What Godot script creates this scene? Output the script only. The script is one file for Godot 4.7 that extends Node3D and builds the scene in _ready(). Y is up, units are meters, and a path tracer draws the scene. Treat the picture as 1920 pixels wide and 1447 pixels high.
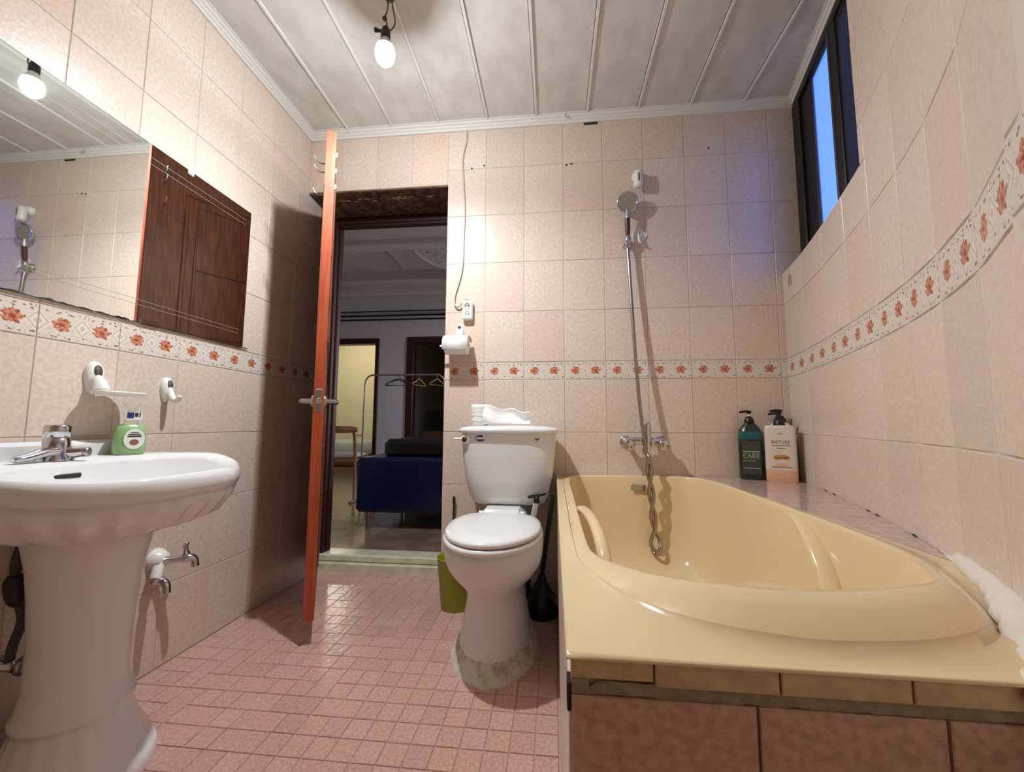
extends Node3D
# A small tiled bathroom seen from low down, with a living room beyond its open door.
# Back wall is the plane z = 0, left wall the plane x = 0, floor y = 0; the room lies towards +z.

const YB := 1.0366      # lower edge of the patterned border
const BH := 0.0882      # height of the border
const TH := 0.2571      # height of a wall tile
const CEIL := 2.41
const TUB_Y := 0.578
const LIV_Y := 0.08     # floor of the living room
const DOOR_X := 0.778   # right edge of the doorway
const DOOR_TOP := 2.074
const SILL_Y := 1.53    # ledge below the window

var M := {}
var rng := RandomNumberGenerator.new()
var cache := {}
var taken := {}

# ------------------------------------------------------------------ mesh helpers
class MB:
	var v := PackedVector3Array()
	var u := PackedVector2Array()
	var g := PackedInt32Array()

	func tri(a: Vector3, b: Vector3, c: Vector3, gr := 0, ua := Vector2.ZERO, ub := Vector2.ZERO, uc := Vector2.ZERO) -> void:
		v.append(a); v.append(b); v.append(c)
		u.append(ua); u.append(ub); u.append(uc)
		g.append(gr)

	func quad(a: Vector3, b: Vector3, c: Vector3, d: Vector3, gr := 0) -> void:
		tri(a, b, c, gr, Vector2(0, 1), Vector2(1, 1), Vector2(1, 0))
		tri(a, c, d, gr, Vector2(0, 1), Vector2(1, 0), Vector2(0, 0))

	# box with chamfered edges
	func box(lo: Vector3, hi: Vector3, bev := 0.0) -> void:
		var c := (lo + hi) / 2.0
		box_at(Transform3D(Basis(), c), hi - lo, bev)

	func box_at(t: Transform3D, size: Vector3, bev := 0.0) -> void:
		var h := size / 2.0
		var b := minf(bev, minf(h.x, minf(h.y, h.z)) * 0.9)
		if b <= 0.0:
			for ax in 3:
				for s in [-1.0, 1.0]:
					var p := []
					for k in [[-1, -1], [1, -1], [1, 1], [-1, 1]]:
						var q := Vector3()
						q[ax] = s * h[ax]
						q[(ax + 1) % 3] = k[0] * h[(ax + 1) % 3] * s
						q[(ax + 2) % 3] = k[1] * h[(ax + 2) % 3]
						p.append(t * q)
					quad(p[0], p[1], p[2], p[3], -1)
			return
		var idx := {}
		for sx in [-1, 1]:
			for sy in [-1, 1]:
				for sz in [-1, 1]:
					for ax in 3:
						var q := Vector3(sx * h.x, sy * h.y, sz * h.z)
						var i1 := (ax + 1) % 3
						var i2 := (ax + 2) % 3
						q[i1] -= signf(q[i1]) * b
						q[i2] -= signf(q[i2]) * b
						idx[[sx, sy, sz, ax]] = t * q
		for ax in 3:
			var i1 := (ax + 1) % 3
			var i2 := (ax + 2) % 3
			for s in [-1, 1]:
				var p := []
				for k in [[-1, -1], [1, -1], [1, 1], [-1, 1]]:
					var sg := [0, 0, 0]
					sg[ax] = s; sg[i1] = k[0] * s; sg[i2] = k[1]
					p.append(idx[[sg[0], sg[1], sg[2], ax]])
				quad(p[0], p[1], p[2], p[3], -1)
			for k1 in [-1, 1]:
				for k2 in [-1, 1]:
					var a := [0, 0, 0]
					var c := [0, 0, 0]
					a[i1] = k1; a[i2] = k2; a[ax] = -1
					c[i1] = k1; c[i2] = k2; c[ax] = 1
					var p1: Vector3 = idx[[a[0], a[1], a[2], i1]]
					var p2: Vector3 = idx[[c[0], c[1], c[2], i1]]
					var p3: Vector3 = idx[[c[0], c[1], c[2], i2]]
					var p4: Vector3 = idx[[a[0], a[1], a[2], i2]]
					if k1 * k2 > 0:
						quad(p1, p4, p3, p2, -1)
					else:
						quad(p1, p2, p3, p4, -1)
		for sx in [-1, 1]:
			for sy in [-1, 1]:
				for sz in [-1, 1]:
					if sx * sy * sz > 0:
						tri(idx[[sx, sy, sz, 0]], idx[[sx, sy, sz, 1]], idx[[sx, sy, sz, 2]], -1)
					else:
						tri(idx[[sx, sy, sz, 0]], idx[[sx, sy, sz, 2]], idx[[sx, sy, sz, 1]], -1)

	# rings of equal length joined into a skin; groups let a ring be a crease
	func loft(rings: Array, closed := true, cap0 := true, cap1 := true, creases := []) -> void:
		var gr := 0
		for i in rings.size() - 1:
			if i in creases:
				gr += 1
			var a: PackedVector3Array = rings[i]
			var b: PackedVector3Array = rings[i + 1]
			var n := a.size()
			for k in (n if closed else n - 1):
				var k2 := (k + 1) % n
				tri(a[k], a[k2], b[k2], gr)
				tri(a[k], b[k2], b[k], gr)
		if closed and cap0:
			_cap(rings[0], true)
		if closed and cap1:
			_cap(rings[rings.size() - 1], false)

	func _cap(r: PackedVector3Array, first: bool) -> void:
		var c := Vector3()
		for p in r:
			c += p
		c /= r.size()
		for k in r.size():
			var k2 := (k + 1) % r.size()
			if first:
				tri(c, r[k2], r[k], 77)
			else:
				tri(c, r[k], r[k2], 78)

	# prof: Vector2(radius, height) from bottom to top, about the axis of t
	func lathe(t: Transform3D, prof: Array, segs := 24, creases := [], squash := 1.0) -> void:
		var rings := []
		for p in prof:
			var r := PackedVector3Array()
			for k in segs:
				var a := TAU * k / segs
				r.append(t * Vector3(cos(a) * p.x, p.y, -sin(a) * p.x * squash))
			rings.append(r)
		loft(rings, true, prof[0].x > 1e-5, prof[prof.size() - 1].x > 1e-5, creases)

	func tube(pts: Array, rad, segs := 10, flat := 1.0, up := Vector3.ZERO) -> void:
		var rings := []
		var n := pts.size()
		var side := Vector3.ZERO
		for i in n:
			var d: Vector3
			if i == 0: d = pts[1] - pts[0]
			elif i == n - 1: d = pts[n - 1] - pts[n - 2]
			else: d = (pts[i + 1] - pts[i]).normalized() + (pts[i] - pts[i - 1]).normalized()
			d = d.normalized()
			if side == Vector3.ZERO:
				var w := up if up != Vector3.ZERO else (Vector3.UP if absf(d.y) < 0.9 else Vector3.RIGHT)
				side = d.cross(w).normalized()
			else:
				side = (side - d * side.dot(d)).normalized()
			var w2 := side.cross(d).normalized()
			var rr: float = rad[i] if rad is Array else rad
			var ring := PackedVector3Array()
			for k in segs:
				var a := TAU * k / segs
				ring.append(pts[i] + side * cos(a) * rr + w2 * sin(a) * rr * flat)
			rings.append(ring)
		loft(rings)

	# flat outline (x, y) pushed from z0 to z1 under t
	func prism(t: Transform3D, poly: PackedVector2Array, z0: float, z1: float, bev := 0.0) -> void:
		var rings := []
		var zs := [[z0, 0.0], [z1, 0.0]]
		if bev > 0.0:
			zs = [[z0, bev], [z0 + bev, 0.0], [z1 - bev, 0.0], [z1, bev]]
		for s in zs:
			var r := PackedVector3Array()
			var c := Vector2()
			for p in poly: c += p
			c /= poly.size()
			for p in poly:
				var q: Vector2 = p + (c - p).normalized() * s[1]
				r.append(t * Vector3(q.x, q.y, s[0]))
			rings.append(r)
		for i in rings.size() - 1:
			var a: PackedVector3Array = rings[i]
			var b: PackedVector3Array = rings[i + 1]
			for k in a.size():
				var k2 := (k + 1) % a.size()
				quad(a[k], a[k2], b[k2], b[k], -1)
		var ids := Geometry2D.triangulate_polygon(poly)
		for e in [0, rings.size() - 1]:
			var r: PackedVector3Array = rings[e]
			for k in range(0, ids.size(), 3):
				if e == 0: tri(r[ids[k + 2]], r[ids[k + 1]], r[ids[k]], -1)
				else: tri(r[ids[k]], r[ids[k + 1]], r[ids[k + 2]], -1)

	# fix = 0 leaves the winding, 1 turns a closed skin outwards, 2 turns all triangles over
	func mesh(fix := 1) -> ArrayMesh:
		var turn := fix == 2
		if fix == 1:
			var vol := 0.0
			for i in range(0, v.size(), 3):
				vol += v[i].dot(v[i + 1].cross(v[i + 2]))
			turn = vol > 0.0
		var st := SurfaceTool.new()
		st.begin(Mesh.PRIMITIVE_TRIANGLES)
		for i in range(0, v.size(), 3):
			var gi := g[i / 3]
			for k in ([0, 2, 1] if turn else [0, 1, 2]):
				st.set_smooth_group(0xFFFFFFFF if gi < 0 else gi)
				st.set_uv(u[i + k])
				st.add_vertex(v[i + k])
		st.generate_normals()
		return st.commit()

# ------------------------------------------------------------------ node helpers
func numbered(parent: Node, called: String) -> String:
	var key := "%d/%s" % [parent.get_instance_id(), called]
	var n: int = taken.get(key, 0)
	taken[key] = n + 1
	return called if n == 0 else "%s_%03d" % [called, n]

func put(mb, called: String, m: Material, parent: Node = self, fix := 1) -> MeshInstance3D:
	var o := MeshInstance3D.new()
	o.mesh = mb.mesh(fix) if mb is MB else mb
	o.material_override = m
	o.cast_shadow = GeometryInstance3D.SHADOW_CASTING_SETTING_ON
	o.name = numbered(parent, called)
	parent.add_child(o, true)
	return o

func thing(called: String, label: String, category: String, at := Vector3.ZERO, turn := 0.0, group := "") -> Node3D:
	var o := Node3D.new()
	o.name = numbered(self, called)
	add_child(o, true)
	o.position = at
	o.rotation.y = turn
	tag(o, label, category, group)
	return o

func tag(o: Node, label: String, category: String, group := "") -> void:
	o.set_meta("label", label)
	o.set_meta("category", category)
	if group: o.set_meta("group", group)

func struct_mesh(mb, called: String, m: Material, label := "", fix := 1) -> MeshInstance3D:
	var o := put(mb, called, m, self, fix)
	o.set_meta("kind", "structure")
	if label: o.set_meta("label", label)
	return o

func struct_node(called: String, label := "") -> Node3D:
	var o := Node3D.new()
	o.name = numbered(self, called)
	add_child(o, true)
	o.set_meta("kind", "structure")
	if label: o.set_meta("label", label)
	return o

func bx(lo: Vector3, hi: Vector3, bev := 0.0) -> MB:
	var b := MB.new()
	b.box(lo, hi, bev)
	return b

func T(at: Vector3) -> Transform3D:
	return Transform3D(Basis(), at)

func lathe_of(at: Vector3, prof: Array, segs := 24, creases := []) -> MB:
	var b := MB.new()
	b.lathe(T(at), prof, segs, creases)
	return b

func tube_of(pts: Array, rad, segs := 10, flat := 1.0) -> MB:
	var b := MB.new()
	b.tube(pts, rad, segs, flat)
	return b

# axis along dir
func axis_t(at: Vector3, dir: Vector3) -> Transform3D:
	var y := dir.normalized()
	var x := y.cross(Vector3.UP if absf(y.y) < 0.9 else Vector3.RIGHT).normalized()
	return Transform3D(Basis(x, y, x.cross(y)), at)

func turned(at: Vector3, dir: Vector3, prof: Array, segs := 20, creases := []) -> MB:
	var b := MB.new()
	b.lathe(axis_t(at, dir), prof, segs, creases)
	return b

# smooth closed or open curve through points
func spline(pts: Array, each := 6, closed := false) -> Array:
	var out := []
	var n := pts.size()
	for i in (n if closed else n - 1):
		var p0 = pts[(i - 1 + n) % n] if closed or i > 0 else pts[i]
		var p1 = pts[i]
		var p2 = pts[(i + 1) % n]
		var p3 = pts[(i + 2) % n] if closed or i < n - 2 else p2
		for k in each:
			var t := float(k) / each
			out.append(0.5 * ((2.0 * p1) + (p2 - p0) * t + (2.0 * p0 - 5.0 * p1 + 4.0 * p2 - p3) * t * t + (3.0 * p1 - p0 - 3.0 * p2 + p3) * t * t * t))
	if not closed:
		out.append(pts[n - 1])
	return out

# where a ray from c at angle a leaves the closed outline (Vector3 list, x and z count)
func ray_out(poly: Array, c: Vector2, a: float) -> Vector3:
	var d := Vector2(cos(a), sin(a))
	var best := -1.0
	var hit := Vector3()
	var n := poly.size()
	for i in n:
		var p: Vector3 = poly[i]
		var q: Vector3 = poly[(i + 1) % n]
		var e := Vector2(q.x - p.x, q.z - p.z)
		var w := Vector2(p.x, p.z) - c
		var den := d.cross(e)
		if absf(den) < 1e-12: continue
		var t := w.cross(e) / den
		var s := w.cross(d) / den
		if t > 0 and s >= -1e-9 and s <= 1.0 + 1e-9 and t > best:
			best = t
			hit = p.lerp(q, clampf(s, 0, 1))
	return hit

# ------------------------------------------------------------------ materials
func noise_tex(freq: float, cols: Array, offs: Array, size := 512, sd := 1, type := FastNoiseLite.TYPE_SIMPLEX_SMOOTH, oct := 4) -> NoiseTexture2D:
	var n := FastNoiseLite.new()
	n.seed = sd
	n.noise_type = type
	n.frequency = freq
	n.fractal_octaves = oct
	var t := NoiseTexture2D.new()
	t.width = size; t.height = size
	t.seamless = true
	t.noise = n
	if cols.size():
		var gr := Gradient.new()
		gr.offsets = PackedFloat32Array(offs)
		gr.colors = PackedColorArray(cols)
		t.color_ramp = gr
	return t

func bump_tex(freq: float, strength := 4.0, size := 512, sd := 3) -> NoiseTexture2D:
	var t := noise_tex(freq, [], [], size, sd)
	t.as_normal_map = true
	t.bump_strength = strength
	return t

func c8(r: float, g: float, b: float, a := 1.0) -> Color:
	return Color(r / 255.0, g / 255.0, b / 255.0, a)

func mat(name_: String, col: Color, rough := 0.5, metal := 0.0, spec := 0.5) -> StandardMaterial3D:
	var m := StandardMaterial3D.new()
	m.resource_name = name_
	m.albedo_color = col
	m.roughness = rough
	m.metallic = metal
	m.metallic_specular = spec
	M[name_] = m
	return m

func textured(m: StandardMaterial3D, tex: Texture2D, scale: Vector3, world := true) -> StandardMaterial3D:
	m.albedo_texture = tex
	m.uv1_triplanar = true
	m.uv1_world_triplanar = world
	m.uv1_scale = scale
	return m

func bumped(m: StandardMaterial3D, tex: Texture2D, amount := 0.3) -> void:
	m.normal_enabled = true
	m.normal_texture = tex
	m.normal_scale = amount

const BULB_COLOR := Color(0.945, 0.972, 1.0)
const BULB_ENERGY := 0.52
const BULB_DOWN := 1.9
const ADDED_LAMP := 2.0  # strength of the unseen lamp added to the living room
const EXPOSURE := 1.02

func _ready() -> void:
	rng.seed = 2024
	# ---- camera
	var cam := Camera3D.new()
	cam.name = "camera"
	cam.fov = rad_to_deg(2.0 * atan(723.5 / 759.43))
	cam.near = 0.02
	cam.far = 60.0
	cam.position = Vector3(1.3265, 0.8178, 1.9868)
	cam.rotation = Vector3(0.093585, 0.102276, 0.004125)
	add_child(cam)
	cam.current = true
	# ---- dusk sky
	var env := Environment.new()
	var sky := Sky.new()
	var sm := ProceduralSkyMaterial.new()
	sm.sky_top_color = c8(64, 104, 208)
	sm.sky_horizon_color = c8(84, 122, 226)
	sm.ground_bottom_color = c8(84, 98, 138)
	sm.ground_horizon_color = c8(88, 116, 190)
	sm.sky_energy_multiplier = 2.0
	sm.ground_energy_multiplier = 1.5
	sky.sky_material = sm
	env.sky = sky
	env.background_mode = Environment.BG_SKY
	env.tonemap_mode = Environment.TONE_MAPPER_LINEAR
	env.tonemap_exposure = EXPOSURE
	env.sdfgi_enabled = true
	env.ssao_enabled = true
	env.ssil_enabled = true
	var we := WorldEnvironment.new()
	we.environment = env
	add_child(we)
	# ---- the place
	make_materials()
	build_shell()
	build_window()
	build_door()
	build_living()
	build_tub()
	build_toilet()
	build_basin()
	build_mirror()
	build_bulb()
	build_shower()
	build_back_wall_things()
	build_bottles()
	build_floor_things()

func border_print() -> ImageTexture:
	# the print on one border tile: two flowers, diamonds between, sprigs along both edges
	var W := 320
	var H := 140
	var im := Image.create(W, H, false, Image.FORMAT_RGB8)
	var r := RandomNumberGenerator.new()
	r.seed = 5
	var dots := []
	for k in 46:
		dots.append([r.randf() * W, (0.05 + r.randf() * 0.13 if k % 2 == 0 else 0.82 + r.randf() * 0.13) * H, 2.0 + r.randf() * 4.5, r.randi() % 3])
	var nz := FastNoiseLite.new()
	nz.seed = 9
	nz.frequency = 0.045
	var base := c8(224, 212, 199)
	for y in H:
		for x in W:
			var c := base
			var n := nz.get_noise_2d(x, y)
			# scroll work and diamonds
			var px := fposmod(x + W * 0.25, W * 0.5) - W * 0.25   # about a diamond at u = 0, .5, 1
			var dy := y - H * 0.5
			var dm := absf(px) * 1.1 + absf(dy) * 0.95
			if absf(dm - 20.0) < 4.0: c = c8(238, 230, 220)
			elif dm < 14.0: c = c8(205, 192, 178)
			elif absf(dm - 36.0) < 3.0: c = c8(200, 184, 170)
			elif absf(dm - 43.0) < 3.0: c = c8(236, 227, 216)
			elif n > 0.3: c = c8(211, 196, 181)
			# flowers at u = .25, .75
			var fx := fposmod(float(x), W * 0.5) - W * 0.25
			var ang := atan2(dy * 1.15, fx)
			var rad := sqrt(fx * fx * 0.85 + dy * dy * 1.3)
			var edge := 33.0 + 3.5 * cos(ang * 5.0 + (0.6 if x > W / 2 else 2.1)) + n * 14.0
			if rad < edge:
				var k := rad / edge
				var petal := 0.5 + 0.5 * sin(ang * 5.0 + rad * 0.16 + n * 6.0)
				c = c8(188, 112, 82).lerp(c8(212, 154, 124), petal)
				if k < 0.3: c = c8(168, 84, 52)
				if n > 0.28: c = c8(150, 72, 46)
			for d in dots:
				var qx: float = x - d[0]
				var qy: float = (y - d[1]) * 1.4
				if qx * qx + qy * qy < d[2] * d[2]:
					c = [c8(150, 112, 104), c8(176, 134, 118), c8(140, 120, 110)][d[3]]
			if y < 3 or y > H - 4: c = c8(206, 190, 174)
			im.set_pixel(x, y, c)
	return ImageTexture.create_from_image(im)

func make_materials() -> void:
	# --- wall tiles: mottled pinkish beige glaze
	var mottle := noise_tex(0.035, [c8(219, 199, 183), c8(224, 205, 189), c8(229, 211, 195)], [0.25, 0.5, 0.75], 512, 11)
	var glaze := bump_tex(0.05, 3.0, 512, 12)
	for k in 4:
		var m := mat("wall_tile_%d" % k, [Color(1, 1, 1), Color(0.985, 0.98, 0.975), Color(0.99, 0.975, 0.965), Color(0.97, 0.97, 0.97)][k], 0.27, 0.0, 0.38)
		textured(m, mottle, Vector3(3.1, 3.1, 3.1))
		m.uv1_offset = Vector3(k * 0.37, k * 0.21, k * 0.13)
		bumped(m, glaze, 0.16)
	mat("grout", c8(206, 192, 178), 0.9)
	mat("floor_grout", c8(188, 154, 138), 0.7)
	var bm := mat("border_tile", Color(1, 1, 1), 0.25)
	bm.albedo_texture = border_print()
	# --- floor tiles
	var fl := noise_tex(0.04, [c8(194, 152, 138), c8(204, 163, 150), c8(212, 173, 160)], [0.25, 0.5, 0.78], 512, 21)
	var flb := bump_tex(0.03, 3.0, 256, 22)
	for k in 5:
		var m := mat("floor_tile_%d" % k, [Color(1, 1, 1), Color(0.975, 0.965, 0.96), Color(1.0, 0.975, 0.965), Color(0.985, 0.99, 1.0), Color(0.955, 0.945, 0.94)][k], 0.24)
		textured(m, fl, Vector3(4, 4, 4))
		m.uv1_offset = Vector3(k * 0.17, 0, k * 0.43)
		bumped(m, flb, 0.2)
	# --- ceiling
	var cl := noise_tex(0.012, [c8(208, 206, 198), c8(216, 214, 207), c8(222, 220, 213)], [0.2, 0.5, 0.8], 512, 31)
	textured(mat("ceiling_panel", Color(1, 1, 1), 0.35), cl, Vector3(1.4, 1.4, 0.8))
	mat("white_plastic_trim", c8(228, 226, 220), 0.4)
	# --- door wood
	var wood := noise_tex(0.02, [c8(96, 50, 28), c8(112, 62, 36), c8(124, 71, 42)], [0.3, 0.5, 0.72], 512, 41)
	textured(mat("door_wood", Color(1, 1, 1), 0.5), wood, Vector3(7, 0.5, 7), false)
	textured(mat("door_edge", c8(236, 196, 170), 0.45), noise_tex(0.02, [c8(176, 92, 58), c8(196, 110, 72)], [0.3, 0.7], 256, 43), Vector3(9, 0.6, 9), false)
	textured(mat("frame_wood", c8(130, 90, 84), 0.55), wood, Vector3(7, 0.5, 7), false)
	mat("dark_wood", c8(58, 24, 18), 0.4)
	textured(mat("soffit", Color(1, 1, 1), 0.85), noise_tex(0.02, [c8(84, 66, 52), c8(112, 90, 72), c8(128, 106, 88)], [0.25, 0.5, 0.75], 256, 44), Vector3(3, 3, 3))
	mat("paint_fleck", c8(214, 204, 190), 0.8)
	# --- sanitary ware
	mat("white_ceramic", c8(230, 228, 225), 0.08, 0.0, 0.5)
	mat("seat_plastic", c8(238, 235, 230), 0.18)
	mat("cream_tub", c8(228, 203, 158), 0.14)
	var mo := noise_tex(0.012, [c8(150, 140, 118), c8(208, 200, 184), c8(224, 217, 203)], [0.12, 0.34, 0.6], 256, 51)
	textured(mat("mortar", Color(1, 1, 1), 0.9), mo, Vector3(6, 6, 6))
	bumped(M.mortar, bump_tex(0.02, 5.0, 256, 52), 0.4)
	var cm := noise_tex(0.03, [c8(140, 126, 104), c8(160, 146, 122)], [0.3, 0.7], 256, 53)
	textured(mat("cement", Color(1, 1, 1), 0.9), cm, Vector3(6, 6, 6))
	mat("dark_gap", c8(40, 30, 26), 0.9)
	textured(mat("cream_tile", Color(1, 1, 1), 0.3), noise_tex(0.03, [c8(186, 160, 116), c8(204, 178, 132)], [0.3, 0.7], 256, 54), Vector3(4, 4, 4))
	textured(mat("panel_tile", Color(1, 1, 1), 0.3), noise_tex(0.04, [c8(178, 140, 118), c8(192, 154, 130), c8(200, 163, 140)], [0.25, 0.5, 0.75], 512, 55), Vector3(3, 3, 3))
	textured(mat("ledge_tile", Color(1, 1, 1), 0.1), noise_tex(0.03, [c8(186, 158, 148), c8(204, 178, 168)], [0.3, 0.7], 256, 56), Vector3(3, 3, 3))
	mat("caulk", c8(226, 214, 200), 0.75)
	# --- metals, glass
	mat("chrome", c8(205, 205, 208), 0.12, 1.0)
	mat("steel", c8(176, 172, 166), 0.3, 1.0)
	mat("hose_metal", c8(170, 160, 148), 0.28, 1.0)
	mat("mirror", c8(244, 249, 246), 0.015, 1.0)
	mat("etched", c8(150, 146, 138), 0.5)
	mat("black_frame", c8(16, 14, 14), 0.45)
	mat("grey_frame", c8(64, 60, 56), 0.4)
	var g1 := mat("window_glass", Color(0.9, 0.95, 1.0, 0.06), 0.04)
	g1.transparency = BaseMaterial3D.TRANSPARENCY_ALPHA
	var g2 := mat("screen_glass", Color(0.11, 0.11, 0.115, 0.9), 0.6)
	g2.transparency = BaseMaterial3D.TRANSPARENCY_ALPHA
	# --- plastics and small things
	mat("white_plastic", c8(236, 233, 226), 0.3)
	mat("grey_plastic", c8(96, 88, 78), 0.5)
	mat("black_plastic", c8(20, 18, 18), 0.35)
	mat("cable_white", c8(196, 184, 170), 0.5)
	mat("cable_grey", c8(70, 62, 58), 0.5)
	mat("paper", c8(246, 243, 238), 0.95)
	mat("lime_plastic", c8(150, 160, 24), 0.4)
	mat("green_soap", c8(150, 186, 128), 0.25)
	mat("label_white", c8(234, 234, 224), 0.5)
	mat("label_blue", c8(34, 50, 118), 0.45)
	mat("ink", c8(44, 40, 40), 0.6)
	mat("ink_red", c8(150, 96, 80), 0.6)
	mat("ink_sticker", c8(176, 150, 146), 0.5)
	mat("ink_grey", c8(120, 108, 96), 0.6)
	mat("ink_orange", c8(206, 138, 78), 0.6)
	mat("yellow_print", c8(222, 198, 92), 0.5)
	var cp := mat("clear_plastic", Color(0.95, 0.93, 0.9, 0.12), 0.1)
	cp.transparency = BaseMaterial3D.TRANSPARENCY_ALPHA
	mat("bottle_green", c8(34, 46, 34), 0.25)
	mat("bottle_teal", c8(24, 92, 92), 0.15)
	mat("bottle_label", c8(58, 62, 46), 0.5)
	mat("pale_print", c8(168, 176, 140), 0.5)
	mat("bottle_white", c8(222, 206, 190), 0.35)
	mat("bottle_peach", c8(232, 176, 140), 0.35)
	mat("brown_handle", c8(84, 40, 28), 0.3)
	mat("spray_face", c8(150, 140, 128), 0.6)
	mat("slot", c8(30, 20, 18), 0.6)
	mat("pipe_black", c8(40, 34, 32), 0.45)
	# --- living room
	mat("living_wall", c8(214, 210, 208), 0.8)
	mat("living_ceiling", c8(214, 211, 207), 0.9)
	textured(mat("living_floor", Color(1, 1, 1), 0.16), noise_tex(0.01, [c8(120, 98, 82), c8(142, 118, 100)], [0.3, 0.7], 512, 61), Vector3(0.8, 0.8, 0.8))
	textured(mat("sill_marble", Color(1, 1, 1), 0.2), noise_tex(0.02, [c8(206, 200, 168), c8(222, 218, 190)], [0.3, 0.7], 256, 62), Vector3(2, 2, 2))
	mat("blue_leather", c8(9, 16, 52), 0.3)
	mat("black_leather", c8(22, 20, 20), 0.28)
	textured(mat("chair_wood", Color(1, 1, 1), 0.45), noise_tex(0.02, [c8(140, 92, 54), c8(168, 116, 70)], [0.3, 0.7], 256, 63), Vector3(9, 1, 9), false)
	mat("seat_cloth", c8(190, 184, 168), 0.9)
	mat("bed_cloth", c8(168, 178, 172), 0.95)
	mat("bedroom_wall", c8(226, 216, 184), 0.8)
	mat("plaster_relief", c8(220, 217, 212), 0.85)
	mat("cabinet_wood", c8(120, 80, 54), 0.5)
	mat("yellow_hanger", c8(168, 160, 60), 0.4)
	mat("tube_off", c8(206, 204, 196), 0.3)
	# --- glowing
	var b := mat("bulb_glow", Color(1, 0.97, 0.92), 0.4)
	b.emission_enabled = true
	b.emission = Color(1.0, 0.95, 0.86)
	b.emission_energy_multiplier = 5.0
	var b3 := mat("added_lamp_glow", Color(1, 1, 1), 0.6)
	b3.emission_enabled = true
	b3.emission = Color(1.0, 0.97, 0.95)
	b3.emission_energy_multiplier = 1.5
	var b2 := mat("bedroom_lamp_glow", Color(1, 0.97, 0.9), 0.4)
	b2.emission_enabled = true
	b2.emission = Color(1.0, 0.93, 0.78)
	b2.emission_energy_multiplier = 2.0

# ------------------------------------------------------------------ the bowed right wall in plan
var curve_p := []       # points (x, z)
var curve_s := []       # arc length

func make_curve() -> void:
	var pts := []
	for i in 53:
		var z := i * 0.03
		pts.append(Vector2(-0.10106 * pow(z, 4) + 0.22838 * pow(z, 3) - 0.25549 * z * z - 0.17291 * z + 2.4092, z))
	for p in spline([Vector2(1.786, 1.56), Vector2(1.735, 1.64), Vector2(1.68, 1.76), Vector2(1.645, 1.92), Vector2(1.63, 2.15), Vector2(1.63, 3.0), Vector2(1.63, 3.62)], 6):
		if p.y > 1.561: pts.append(p)
	var s := 0.0
	for i in pts.size():
		if i > 0: s += pts[i].distance_to(pts[i - 1])
		curve_p.append(pts[i])
		curve_s.append(s)

func at_arc(s: float) -> Vector3:
	for i in range(1, curve_s.size()):
		if s <= curve_s[i] or i == curve_s.size() - 1:
			var t: float = (s - curve_s[i - 1]) / (curve_s[i] - curve_s[i - 1])
			var p: Vector2 = curve_p[i - 1].lerp(curve_p[i], t)
			return Vector3(p.x, 0, p.y)
	return Vector3()

func wall_x(z: float) -> float:
	for i in range(1, curve_p.size()):
		if z <= curve_p[i].y:
			var t: float = (z - curve_p[i - 1].y) / (curve_p[i].y - curve_p[i - 1].y)
			return lerpf(curve_p[i - 1].x, curve_p[i].x, t)
	return 1.63

func arc_of_z(z: float) -> float:
	for i in range(1, curve_p.size()):
		if z <= curve_p[i].y:
			return lerpf(curve_s[i - 1], curve_s[i], (z - curve_p[i - 1].y) / (curve_p[i].y - curve_p[i - 1].y))
	return curve_s[curve_s.size() - 1]

func arc_n(s: float) -> Vector3:      # into the room
	var d := (at_arc(s + 0.02) - at_arc(maxf(s - 0.02, 0.0))).normalized()
	return Vector3(-d.z, 0, d.x)

func strip(s0: float, s1: float, y0: float, y1: float, near: float, far: float) -> MB:
	var b := MB.new()
	var n := maxi(2, int((s1 - s0) / 0.05))
	var prev := []
	for i in n + 1:
		var s := lerpf(s0, s1, float(i) / n)
		var p := at_arc(s)
		var o := arc_n(s)
		var a := p + o * near
		var c := p + o * far
		var cur := [a + Vector3(0, y0, 0), a + Vector3(0, y1, 0), c + Vector3(0, y1, 0), c + Vector3(0, y0, 0)]
		if i > 0:
			for k in 4:
				b.quad(prev[k], prev[(k + 1) % 4], cur[(k + 1) % 4], cur[k], -1)
		else:
			b.quad(cur[3], cur[2], cur[1], cur[0], -1)
		prev = cur
	b.quad(prev[0], prev[1], prev[2], prev[3], -1)
	return b

# ------------------------------------------------------------------ tiles
func tile_mesh(w: float, h: float, t := 0.006, bev := 0.0012) -> ArrayMesh:
	var key := "%.4f/%.4f/%.4f" % [w, h, t]
	if cache.has(key): return cache[key]
	var b := MB.new()
	var x := w / 2.0
	var y := h / 2.0
	var f := [Vector3(-x + bev, -y + bev, t), Vector3(x - bev, -y + bev, t), Vector3(x - bev, y - bev, t), Vector3(-x + bev, y - bev, t)]
	var m := [Vector3(-x, -y, t - bev), Vector3(x, -y, t - bev), Vector3(x, y, t - bev), Vector3(-x, y, t - bev)]
	var r := [Vector3(-x, -y, 0), Vector3(x, -y, 0), Vector3(x, y, 0), Vector3(-x, y, 0)]
	b.quad(f[0], f[1], f[2], f[3], -1)
	for k in 4:
		var k2 := (k + 1) % 4
		b.quad(m[k], m[k2], f[k2], f[k], -1)
		b.quad(r[k], r[k2], m[k2], m[k], -1)
	b.quad(r[3], r[2], r[1], r[0], -1)
	var me := b.mesh(1)
	cache[key] = me
	return me

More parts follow.
